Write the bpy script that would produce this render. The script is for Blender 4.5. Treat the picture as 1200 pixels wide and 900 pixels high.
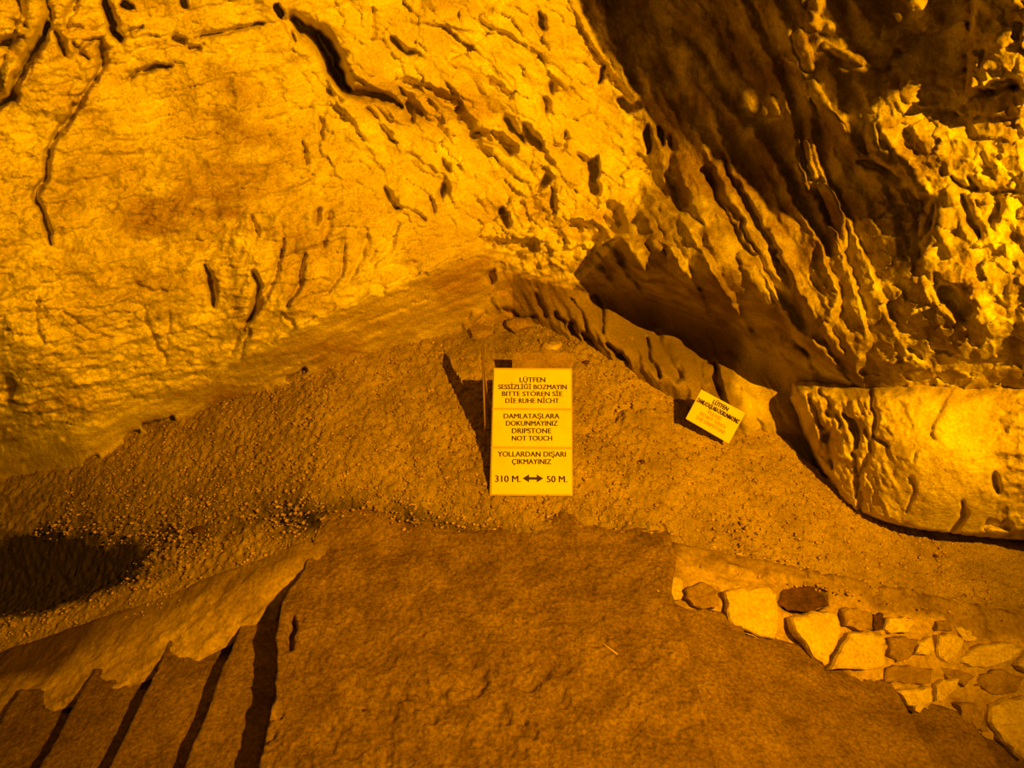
import bpy, bmesh, math, random
import numpy as np
from mathutils import Vector, Euler

for o in list(bpy.data.objects):
    bpy.data.objects.remove(o)
C = bpy.context.scene.collection
SC = bpy.context.scene
random.seed(7)
rng = np.random.default_rng(11)

# ------------------------------------------------------------------ camera
F = 906.0
CAM = np.array([0.0, 0.0, 1.8])
PH = math.radians(28.65)
AZ = math.radians(-1.11)
cd = bpy.data.cameras.new('camera')
cd.sensor_width = 36.0
cd.lens = F / 1200 * 36.0
cd.clip_start = 0.02
cam = bpy.data.objects.new('camera', cd)
cam.location = CAM
cam.rotation_euler = (math.pi / 2 - PH, 0, AZ)
C.objects.link(cam)
SC.camera = cam
R3 = np.array(Euler((math.pi / 2 - PH, 0, AZ)).to_matrix())
RT, UP, FW = R3[:, 0], R3[:, 1], -R3[:, 2]

# ------------------------------------------------------------------ world, lamps, exposure
w = bpy.data.worlds.new('world')
SC.world = w
w.use_nodes = True
w.node_tree.nodes['Background'].inputs[0].default_value = (1.0, 0.30, 0.004, 1)
w.node_tree.nodes['Background'].inputs[1].default_value = 0.012

SC.view_settings.view_transform = 'Standard'
SC.view_settings.look = 'None'
SC.view_settings.gamma = 1.0
SC.view_settings.exposure = 0.12


def lamp(name, loc, target, watts, col, size, spot=None, blend=0.6):
    l = bpy.data.lights.new(name, 'SPOT' if spot else 'POINT')
    l.energy = watts
    l.color = col
    l.shadow_soft_size = size
    if spot:
        l.spot_size = math.radians(spot)
        l.spot_blend = blend
    o = bpy.data.objects.new(name, l)
    o.location = loc
    d = Vector(target) - Vector(loc)
    o.rotation_euler = d.to_track_quat('-Z', 'Y').to_euler()
    C.objects.link(o)
    o['label'] = name.replace('_', ' ')
    return o


SODIUM = (1.0, 0.40, 0.0)
LAMP = np.array([2.0, -0.5, 2.9])
lamp('flood_lamp', LAMP, (0.1, 3.0, 1.05), 1350, SODIUM, 0.014, 84, .75)
lamp('front_lamp', (0.25, -0.4, 1.95), (0.3, 2.8, 0.7), 17, (1, 0.42, 0.0), 0.03)


# ------------------------------------------------------------------ measuring helpers
def ray(px, py):
    px = np.asarray(px, float)
    py = np.asarray(py, float)
    a = (px - 600) / F
    b = (450 - py) / F
    return a[..., None] * RT + b[..., None] * UP + FW


def at_y(px, py, Y):
    r = ray(px, py)
    t = np.asarray(Y, float) / r[..., 1]
    return CAM + r * t[..., None]


def smooth(a, b, x):
    t = np.clip((x - a) / (b - a), 0, 1)
    return t * t * (3 - 2 * t)


# ------------------------------------------------------------------ noise
def _h(ix, iy, iz, s=0):
    n = (ix * 374761393 + iy * 668265263 + iz * 2147483647 + s * 974634777) & 0xFFFFFFFF
    n = ((n ^ (n >> 13)) * 1274126177) & 0xFFFFFFFF
    n = n ^ (n >> 16)
    n = (n * 2246822519) & 0xFFFFFFFF
    return ((n ^ (n >> 15)) & 0xFFFFFF) / float(0xFFFFFF)


def noise(x, y, z=0.0, s=0):
    x = np.asarray(x, float); y = np.asarray(y, float)
    z = np.broadcast_to(np.asarray(z, float), x.shape)
    xi = np.floor(x).astype(np.int64); yi = np.floor(y).astype(np.int64); zi = np.floor(z).astype(np.int64)
    fx, fy, fz = x - xi, y - yi, z - zi
    ux, uy, uz = [f * f * f * (f * (f * 6 - 15) + 10) for f in (fx, fy, fz)]
    out = 0
    for dz in (0, 1):
        wz = uz if dz else 1 - uz
        for dy in (0, 1):
            wy = uy if dy else 1 - uy
            a = _h(xi, yi + dy, zi + dz, s); b = _h(xi + 1, yi + dy, zi + dz, s)
            out = out + wz * wy * (a + (b - a) * ux)
    return out * 2 - 1


def fbm(x, y, z=0.0, o=4, s=0, g=0.5, l=2.03):
    a, t, n = 1.0, 0, 0
    for k in range(o):
        t = t + a * noise(x * l ** k, y * l ** k, z * l ** k if np.ndim(z) else z + k * 7.3, s + k)
        n += a
        a *= g
    return t / n


def ridged(x, y, z=0.0, o=4, s=0):
    a, t, n = 1.0, 0, 0
    for k in range(o):
        t = t + a * (1 - 2 * np.abs(noise(x * 2.1 ** k, y * 2.1 ** k, z * 2.1 ** k if np.ndim(z) else z + 3.1 * k, s + k)))
        n += a
        a *= 0.5
    return t / n


def facets(x, y, s=0, tilt=1.0):
    """broken planar facets: nearest jittered cell, each with its own height and tilt"""
    xi = np.floor(x).astype(np.int64); yi = np.floor(y).astype(np.int64)
    best = np.full(x.shape, 9e9); val = np.zeros(x.shape); sec = np.full(x.shape, 9e9)
    zz = np.zeros_like(xi)
    for dx in (-1, 0, 1):
        for dy in (-1, 0, 1):
            cx, cy = xi + dx, yi + dy
            px = cx + _h(cx, cy, zz, s); py = cy + _h(cx, cy, zz, s + 1)
            d = (x - px) ** 2 + (y - py) ** 2
            v = (_h(cx, cy, zz, s + 2) - .5) + tilt * ((x - px) * (_h(cx, cy, zz, s + 3) - .5) + (y - py) * (_h(cx, cy, zz, s + 4) - .5)) * 2
            m = d < best
            sec = np.where(m, best, np.minimum(sec, d))
            val = np.where(m, v, val)
            best = np.where(m, d, best)
    edge = np.sqrt(sec) - np.sqrt(best)
    return val, edge


def scales(x, y, s=0):
    """overlapping scales: each cell swells towards its lower edge and breaks off there"""
    xi = np.floor(x).astype(np.int64); yi = np.floor(y).astype(np.int64)
    best = np.full(x.shape, 9e9); val = np.zeros(x.shape); zz = np.zeros_like(xi)
    for dx in (-1, 0, 1):
        for dy in (-1, 0, 1):
            cx, cy = xi + dx, yi + dy
            px = cx + _h(cx, cy, zz, s); py = cy + _h(cx, cy, zz, s + 1)
            d = (x - px) ** 2 + (y - py) ** 2
            m = d < best
            val = np.where(m, (y - py) * (.4 + _h(cx, cy, zz, s + 2)), val)
            best = np.where(m, d, best)
    return val


# ------------------------------------------------------------------ smooth base surfaces from measured points
def tps(pts):
    P = np.array(pts, float)
    X = P[:, :2] / 300.0; n = len(P)
    def U(r2):
        return 0.5 * r2 * np.log(r2 + 1e-12)
    d2 = ((X[:, None] - X[None]) ** 2).sum(-1)
    A = np.zeros((n + 3, n + 3))
    A[:n, :n] = U(d2) + np.eye(n) * 2e-3
    A[:n, n] = 1; A[:n, n + 1:] = X; A[n, :n] = 1; A[n + 1:, :n] = X.T
    sol = np.linalg.solve(A, np.concatenate([P[:, 2], np.zeros(3)]))
    def f(px, py):
        x = px / 300.0; y = py / 300.0
        r = sol[n] + sol[n + 1] * x + sol[n + 2] * y
        for i in range(n):
            r = r + sol[i] * U((x - X[i, 0]) ** 2 + (y - X[i, 1]) ** 2)
        return r
    return f


def poly_dist(px, py, poly, pad):
    """unsigned distance, signed side (+ = right of travel), parameter 0..1 along the line"""
    P = np.array(poly, float)
    m = (px > P[:, 0].min() - pad) & (px < P[:, 0].max() + pad) & (py > P[:, 1].min() - pad) & (py < P[:, 1].max() + pad)
    x = px[m]; y = py[m]
    best = np.full(x.shape, 9e9); side = np.zeros(x.shape); par = np.zeros(x.shape)
    seg = np.hypot(*(P[1:] - P[:-1]).T); cum = np.concatenate([[0], np.cumsum(seg)]); L = cum[-1]
    for i in range(len(P) - 1):
        a, b = P[i], P[i + 1]
        v = b - a
        t = np.clip(((x - a[0]) * v[0] + (y - a[1]) * v[1]) / (v @ v), 0, 1)
        dx = x - a[0] - t * v[0]; dy = y - a[1] - t * v[1]
        d = np.hypot(dx, dy)
        s = np.sign(v[0] * dy - v[1] * dx)
        k = d < best
        best = np.where(k, d, best); side = np.where(k, s, side); par = np.where(k, (cum[i] + t * seg[i]) / L, par)
    return m, best, side, par


def apply_features(px, py, D, feats, jx, jy):
    qx, qy = px + jx, py + jy
    for f in feats:
        kind, poly, wd, amp = f[0], f[1], f[2], f[3]
        pad = wd * (7 if kind == 'L' else 3.2)
        m, d, s, t = poly_dist(qx, qy, poly, pad)
        if not m.any():
            continue
        end = np.sin(np.clip(t, 0.02, 0.98) * math.pi) ** 0.4
        if kind == 'C':        # crack: narrow cut
            D[m] -= amp * (1.7 if poly[0][0] < 780 and poly[0][1] < 340 else 1) * np.exp(-(d / (wd * (.35 + .65 * end))) ** 2)
        elif kind == 'R':      # rounded rib
            D[m] += amp * np.sqrt(np.clip(1 - (d / wd) ** 2, 0, 1))
        elif kind == 'B':      # soft bump or hollow
            D[m] += amp * np.exp(-(d / wd) ** 2)
        elif kind == 'L':      # ledge: the right-hand side of the line stands proud and dies away
            sd = d * s
            D[m] += amp * end * smooth(-wd * .18, wd * .18, sd) * np.exp(-np.clip(sd, 0, None) / (wd * 2.2)) * np.exp(-(np.clip(-sd, 0, None) / wd) ** 2)
        elif kind == 'P':      # pit at the points of the line
            D[m] -= amp * (1.9 if poly[0][0] < 780 and poly[0][1] < 340 else 1) * np.clip(1.25 - (d / wd) ** 2, 0, 1)


# ------------------------------------------------------------------ materials
def nt(name, rough=0.85):
    m = bpy.data.materials.new(name)
    m.use_nodes = True
    n = m.node_tree.nodes
    b = n['Principled BSDF']
    b.inputs['Roughness'].default_value = rough
    b.inputs['Specular IOR Level'].default_value = 0.25
    return m, n, m.node_tree.links, b


def mat_rock(name, light, dark, stain_shade, scale=6.0, bump=0.35, bscale=60.0, rough=0.85, mix=(0.35, 0.7), fine=0.25, spec=0.25):
    m, n, l, b = nt(name, rough)
    b.inputs['Specular IOR Level'].default_value = spec
    tc = n.new('ShaderNodeTexCoord')
    a = n.new('ShaderNodeTexNoise'); a.inputs['Scale'].default_value = scale; a.inputs['Detail'].default_value = 8
    a.inputs['Roughness'].default_value = 0.62
    l.new(tc.outputs['Object'], a.inputs['Vector'])
    r = n.new('ShaderNodeValToRGB')
    r.color_ramp.elements[0].position = mix[0]; r.color_ramp.elements[0].color = (*dark, 1)
    r.color_ramp.elements[1].position = mix[1]; r.color_ramp.elements[1].color = (*light, 1)
    l.new(a.outputs['Fac'], r.inputs[0])
    at = n.new('ShaderNodeAttribute'); at.attribute_name = 'stain_shade'  # real stains, plus shade painted on soil, kerb and left steps
    mx = n.new('ShaderNodeMix'); mx.data_type = 'RGBA'
    l.new(at.outputs['Fac'], mx.inputs[0]); l.new(r.outputs[0], mx.inputs[6]); mx.inputs[7].default_value = (*stain_shade, 1)
    f = n.new('ShaderNodeTexNoise'); f.inputs['Scale'].default_value = bscale * 1.7; f.inputs['Detail'].default_value = 4
    l.new(tc.outputs['Object'], f.inputs['Vector'])
    hv = n.new('ShaderNodeMapRange'); hv.inputs[1].default_value = 0.3; hv.inputs[2].default_value = 0.7
    hv.inputs[3].default_value = 1 - fine; hv.inputs[4].default_value = 1 + fine
    l.new(f.outputs['Fac'], hv.inputs[0])
    mu = n.new('ShaderNodeVectorMath'); mu.operation = 'MULTIPLY'
    l.new(mx.outputs[2], mu.inputs[0]); l.new(hv.outputs[0], mu.inputs[1])
    l.new(mu.outputs[0], b.inputs['Base Color'])
    bn = n.new('ShaderNodeTexNoise'); bn.inputs['Scale'].default_value = bscale; bn.inputs['Detail'].default_value = 6
    bn.inputs['Roughness'].default_value = 0.6
    l.new(tc.outputs['Object'], bn.inputs['Vector'])
    bp = n.new('ShaderNodeBump'); bp.inputs['Strength'].default_value = bump; bp.inputs['Distance'].default_value = 0.01
    l.new(bn.outputs['Fac'], bp.inputs['Height']); l.new(bp.outputs[0], b.inputs['Normal'])
    return m


M = {
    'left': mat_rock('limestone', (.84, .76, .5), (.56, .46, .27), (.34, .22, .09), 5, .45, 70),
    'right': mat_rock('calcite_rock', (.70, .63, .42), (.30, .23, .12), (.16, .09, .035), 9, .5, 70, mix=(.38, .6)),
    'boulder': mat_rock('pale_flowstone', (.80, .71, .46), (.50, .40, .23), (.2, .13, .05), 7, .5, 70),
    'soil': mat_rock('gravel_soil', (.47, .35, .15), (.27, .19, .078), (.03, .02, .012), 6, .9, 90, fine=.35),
    'concrete': mat_rock('worn_concrete', (.28, .185, .076), (.15, .09, .034), (.04, .02, .01), 9, 1.0, 55, fine=.4),
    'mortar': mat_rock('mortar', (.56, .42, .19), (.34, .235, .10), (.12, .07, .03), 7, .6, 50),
    'stone': mat_rock('cut_stone', (.68, .56, .30), (.48, .36, .17), (.2, .1, .04), 9, .4, 55),
    'stonedark': mat_rock('dull_stone', (.36, .25, .11), (.22, .14, .06), (.1, .05, .03), 12, .5, 60),
    'darkrock': mat_rock('dark_rubble', (.13, .06, .03), (.05, .025, .012), (.02, .01, .01), 20, .9, 60),
    'grit': mat_rock('grit', (.62, .45, .22), (.22, .13, .05), (.05, .03, .02), 25, .2, 90),
}


def plain(name, col, rough=0.6, metal=0.0, spec=0.3):
    m, n, l, b = nt(name, rough)
    tc = n.new('ShaderNodeTexCoord')
    a = n.new('ShaderNodeTexNoise'); a.inputs['Scale'].default_value = 14; a.inputs['Detail'].default_value = 6
    l.new(tc.outputs['Object'], a.inputs['Vector'])
    r = n.new('ShaderNodeValToRGB')
    r.color_ramp.elements[0].position = .3; r.color_ramp.elements[0].color = (*[c * .88 for c in col], 1)
    r.color_ramp.elements[1].position = .6; r.color_ramp.elements[1].color = (*col, 1)
    l.new(a.outputs['Fac'], r.inputs[0]); l.new(r.outputs[0], b.inputs['Base Color'])
    b.inputs['Metallic'].default_value = metal
    b.inputs['Specular IOR Level'].default_value = spec
    return m


M['board'] = plain('sign_board_white', (.80, .74, .5), .5)
M['ink'] = plain('sign_ink_dark', (.035, .015, .01), .6)
M['ink_faded'] = plain('sign_ink_faded', (.60, .30, .15), .6)
M['rim'] = plain('sign_edge', (.55, .45, .28), .5)
M['steel'] = plain('rusty_steel', (.30, .20, .12), .45, .3)
M['straw'] = plain('dry_straw', (.62, .45, .22), .7)


# ------------------------------------------------------------------ object helpers
def link(name, me, mat=None, parent=None, label=None, cat=None, group=None, kind=None, smooth_shade=True):
    o = bpy.data.objects.new(name, me)
    C.objects.link(o)
    if mat:
        me.materials.clear(); me.materials.append(mat)
    if smooth_shade:
        me.polygons.foreach_set('use_smooth', [True] * len(me.polygons))
    if parent is not None:
        o.parent = parent
        o.matrix_parent_inverse = parent.matrix_world.inverted()
    if label: o['label'] = label
    if cat: o['category'] = cat
    if group: o['group'] = group
    if kind: o['kind'] = kind
    return o


def empty(name, loc, label, cat, group=None):
    o = bpy.data.objects.new(name, None)
    C.objects.link(o)
    o.location = loc
    o.matrix_world.translation = Vector(loc)
    o.empty_display_size = .05
    o['label'] = label; o['category'] = cat
    if group: o['group'] = group
    return o


def grid_mesh(name, P, stain_shade=None, keep=None, flip=False):
    """P: (rows, cols, 3) -> mesh; keep: boolean per quad"""
    nr, nc = P.shape[:2]
    idx = np.arange(nr * nc).reshape(nr, nc)
    q = np.stack([idx[:-1, :-1], idx[1:, :-1], idx[1:, 1:], idx[:-1, 1:]], -1)
    if flip: q = q[..., ::-1]
    q = q[keep] if keep is not None else q.reshape(-1, 4)
    used = np.zeros(nr * nc, bool); used[q.ravel()] = True
    remap = np.cumsum(used) - 1
    V = P.reshape(-1, 3)[used]; q = remap[q]
    me = bpy.data.meshes.new(name)
    me.vertices.add(len(V)); me.vertices.foreach_set('co', V.astype(np.float32).ravel())
    me.loops.add(q.size); me.loops.foreach_set('vertex_index', q.astype(np.int32).ravel())
    me.polygons.add(len(q)); me.polygons.foreach_set('loop_start', np.arange(0, q.size, 4, dtype=np.int32))
    me.update(calc_edges=True)
    if stain_shade is not None:
        a = me.attributes.new('stain_shade', 'FLOAT', 'POINT')
        a.data.foreach_set('value', np.clip(stain_shade.ravel()[used], 0, 1).astype(np.float32))
    return me


def raw_mesh(name, V, Fc):
    me = bpy.data.meshes.new(name)
    me.from_pydata([tuple(v) for v in V], [], Fc)
    me.update()
    return me


# ------------------------------------------------------------------ ground shape (metres)
def top_z(X):
    return -0.40 * np.clip(-X - .70, 0, 2.2) - 0.27 * np.clip(X - .56, 0, 2.4)


def soil_h(X, Y):
    yt = np.clip(Y - 2.08, 0, None)
    z = top_z(X) + 0.30 * yt * smooth(0, .35, yt) ** .35
    return z


def hit_soil(px, py):
    r = ray(np.array(px), np.array(py)).reshape(3)
    Y = 2.5
    for _ in range(40):
        t = Y / r[1]
        X = CAM[0] + r[0] * t
        Y = Y + 0.5 * ((CAM[2] + r[2] * t) - float(soil_h(np.array(X), np.array(Y)))) / (0.8)
        Y = float(np.clip(Y, 1.9, 4.5))
    return Y


def blob(px, py, cx, cy, rx, ry, ang=0, pw=2):
    c, s = math.cos(math.radians(ang)), math.sin(math.radians(ang))
    u = ((px - cx) * c + (py - cy) * s) / rx; v = (-(px - cx) * s + (py - cy) * c) / ry
    return np.exp(-(u * u + v * v) ** (pw / 2))


def project(P):
    d = P - CAM
    z = d @ FW
    return 600 + F * (d @ RT) / z, 450 - F * (d @ UP) / z

# ------------------------------------------------------------------ cave wall: one relief, cut in three neighbouring pieces
contact = [(-260, 600), (-120, 585), (0, 563), (60, 552), (110, 543), (150, 517), (205, 494), (260, 470), (320, 455), (385, 430), (470, 405), (560, 385),
           (600, 378), (640, 385), (690, 408), (730, 428), (780, 460), (815, 490), (860, 502), (900, 505), (960, 560), (1010, 600), (1110, 632), (1200, 640), (1400, 660)]
CT = [(x, y, hit_soil(x, y)) for x, y in contact]


def cy_of(x):  # contact depth near an image column
    return float(np.interp(x, [c[0] for c in CT], [c[2] for c in CT]))


ctrl = []
for x, y, Y in CT:
    if x <= 560: ctrl.append((x, y + 4, Y + .02))
    elif x <= 900: ctrl.append((x, y + 2, Y + .02))
# below the contact, under the soil
for x in (-260, 0, 200, 400, 600, 780, 900): ctrl.append((x, float(np.interp(x, [c[0] for c in CT], [c[1] for c in CT])) + 60, cy_of(x) + .05))
# left slab: foot curls under, belly, then leans gently back
for x, y, dy in [(0, 515, -.08), (100, 497, -.08), (220, 448, -.09), (345, 388, -.12), (440, 346, -.13), (520, 312, -.12), (575, 292, -.08)]:
    ctrl.append((x, y, cy_of(x) + dy))
ctrl += [(-260, 300, 2.62), (-260, 0, 2.75), (0, 380, 2.66), (0, 180, 2.78), (0, 0, 2.72), (-260, -250, 2.7), (0, -250, 2.8), (160, 330, 2.80), (150, 100, 2.98), (300, 200, 2.98),
         (300, 0, 3.06), (300, -250, 3.1), (430, 220, 3.06), (430, 60, 3.2), (560, 0, 3.3), (560, -250, 3.1), (560, 150, 3.24), (650, 80, 3.3), (650, 200, 3.24), (575, 250, 3.22),
         (640, 290, 3.12), (690, 0, 3.36), (720, 120, 3.34), (700, 230, 3.2), (740, 310, 2.93)]
# right mass: steps out towards the camera, faces left
ctrl += [(760, 60, 3.28), (800, 150, 3.12), (790, 240, 3.04), (850, 60, 3.1), (900, 0, 3.0), (880, 150, 2.92), (860, 250, 2.86), (840, 340, 2.74), (790, 325, 2.84), (900, 330, 2.70), (940, 90, 2.86),
         (960, 200, 2.74), (1000, 300, 2.56), (950, 400, 2.56), (1000, 20, 2.82), (1060, 60, 2.7), (1050, 150, 2.52), (1100, 250, 2.36), (1110, 90, 2.58), (1200, 130, 2.28), (1200, 260, 2.2), (1200, 0, 2.46),
         (1100, 380, 2.2), (1200, 395, 2.08), (1400, 200, 2.25), (1400, -100, 2.9), (1400, 420, 2.0), (1000, -250, 3.3), (800, -250, 3.3), (1200, -250, 3.3), (1400, -300, 3.4), (1200, -100, 2.85), (1020, 425, 2.45)]
# recess beneath the overhang
for x, y, dy in [(705, 350, .26), (760, 372, .50), (800, 392, .50), (835, 406, .44), (885, 436, .24), (655, 350, .03), (690, 380, -.02), (735, 412, -.02), (790, 448, -.03), (850, 470, -.04), (870, 488, -.05), (925, 490, .1), (645, 372, .0), (715, 400, -.02), (770, 430, -.04)]:
    ctrl.append((x, y, cy_of(x) + dy))
ctrl += [(940, 470, 2.88), (1000, 470, 2.66), (1100, 540, 2.6), (1200, 540, 2.6), (1100, 455, 2.38), (1200, 460, 2.30), (1350, 470, 2.05), (1000, 560, 2.75), (1100, 600, 2.7), (1200, 600, 2.7), (1400, 600, 2.7)]
print('CY', [(x, round(cy_of(x), 2)) for x in range(0, 1001, 100)])
fY = tps(ctrl)

xs = np.concatenate([np.linspace(-380, -12, 60), np.arange(-10, 1212, 1.55), np.linspace(1215, 1520, 50)])
ys = np.concatenate([np.linspace(-330, -12, 60), np.arange(-10, 520, 1.55), np.linspace(521, 700, 70)])
PX, PY = np.meshgrid(xs, ys)
YB = fY(PX, PY)

jx = 5 * fbm(PX / 40, PY / 40, 1.5, 3, 5); jy = 5 * fbm(PX / 40, PY / 40, 8.5, 3, 9)
jx = jx + 2.0 * noise(PX / 7, PY / 7, 2.2, 3); jy = jy + 2.0 * noise(PX / 7, PY / 7, 5.2, 4)
D = np.zeros_like(PX)

# where each texture of rock lives
xe = np.interp(PY, [-330, 0, 60, 130, 200, 260, 310, 350, 420], [600, 676, 705, 752, 762, 742, 700, 660, 620])   # line between the lit slab and the right mass
right = smooth(-14, 14, PX - xe + 10 * fbm(PX / 30, PY / 30, 3.3, 3, 77))
hang = np.interp(PX, [560, 620, 700, 760, 850, 930, 1010, 1060, 1100, 1400], [300, 322, 338, 345, 380, 430, 448, 480, 520, 520])  # lower lip of the overhang
low = smooth(-8, 12, PY - hang) * smooth(560, 620, PX)
centre = blob(PX, PY, 560, 120, 210, 150, 20, 4) * (1 - right)
ribsL = blob(PX, PY, 320, 320, 130, 95, -15, 4)
apex = blob(PX, PY, 640, 270, 90, 60, 0, 4) * (1 - low * .5)
leftm = (1 - right) * (1 - centre) * (1 - low)
xu = np.interp(PX, [-400, 0, 100, 220, 345, 440, 520, 575, 640], [530, 520, 500, 452, 390, 348, 314, 294, 280])
foot = smooth(-6, 10, PY - xu) * (1 - smooth(540, 620, PX))


def rot(px, py, deg):
    c, s = math.cos(math.radians(deg)), math.sin(math.radians(deg))
    return px * c + py * s, -px * s + py * c


# broad undulation everywhere
D += 0.035 * fbm(PX / 150, PY / 150, 0.7, 3, 21) * (1 - .6 * foot)
# left slab: scallops lying almost level, tilting up to the right
u, v = rot(PX + jx, PY + jy, -14)
D += leftm * (1 - .65 * foot) * (0.028 * ridged(u / 55, v / 18, 0.2, 4, 31) + 0.013 * fbm(u / 14, v / 7, 0.3, 3, 35))
amp = .6 + .8 * smooth(-.3, .4, fbm(PX / 70, PY / 50, 2.7, 3, 39))
D += leftm * (1 - foot) * amp * (0.013 * scales(u / 34, v / 13, 33) + 0.006 * scales(u / 13, v / 6, 34))
u, v = rot(PX + jx, PY + jy, -24)
D += (1 - right) * foot * (0.012 * ridged(u / 80, v / 11, 0.2, 4, 38) + 0.007 * scales(u / 30, v / 9, 36))
D += 0.0022 * fbm(PX / 6, PY / 6, 4.4, 3, 41)
# fluting low on the slab
u, v = rot(PX + 1.5 * jx, PY + jy, 108)
D += ribsL * (1 - foot) * 0.030 * ridged(u / 110, v / 30, 1.2, 3, 51)
# centre: broken plates stepping down to the right
u, v = rot(PX + jx, PY + jy, 35)
fv, fe = facets(u / 62, v / 30, 61, 1.2)
D += centre * (0.040 * fv + 0.026 * ridged(u / 60, v / 28, 1.1, 4, 63))
fv, fe = facets(u / 24, v / 12, 71, 1.2)
D += (centre * .75 + apex * .6) * 0.028 * fv
# knobbly apex
u, v = rot(PX + jx, PY + jy, 70)
D += apex * (0.034 * ridged(u / 22, v / 13, 1.7, 4, 81) - 0.014 * (noise(PX / 10, PY / 10, 2, 83) > .45))
# right mass: saw-toothed ridges running down to the right
u, v = rot(PX + 1.2 * jx, PY + 1.2 * jy, 62)
n1 = fbm(u / 230, v / 58, 5.1, 2, 91)
saw = (v / 62 + 1.9 * n1)
saw = saw - np.floor(saw)
rm = right * (1 - low)
calm = blob(PX, PY, 880, 60, 150, 130, 40, 4)
pop = smooth(960, 1060, PX)
D += rm * (1 - .5 * calm) * (1 - .75 * pop) * 0.085 * (1 - saw) * smooth(0, .28, saw)
D += rm * (1 - .6 * calm) * (1 - .6 * pop) * (0.024 * ridged(u / 70, v / 22, 2.2, 4, 95))
D += rm * (1 - .5 * pop) * .013 * fbm(u / 24, v / 14, 2.2, 4, 97)
pop = smooth(980, 1060, PX) * rm
fv, fe = facets((PX + jx) / 26, (PY + jy) / 20, 101, .9)
D += pop * (0.022 * fv + 0.018 * ridged((PX + jx) / 38, (PY + jy) / 30, 3.3, 2, 103))
# wall under the overhang: drapery ribs
u, v = rot(PX + .8 * jx, PY + jy, 62)
wlow = low * (1 - smooth(1000, 1050, PX))
D += wlow * (0.020 * ridged(u / 90, v / 10, 4.4, 3, 111) + .008 * fbm(u / 30, v / 6, 1, 3, 113))

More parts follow.
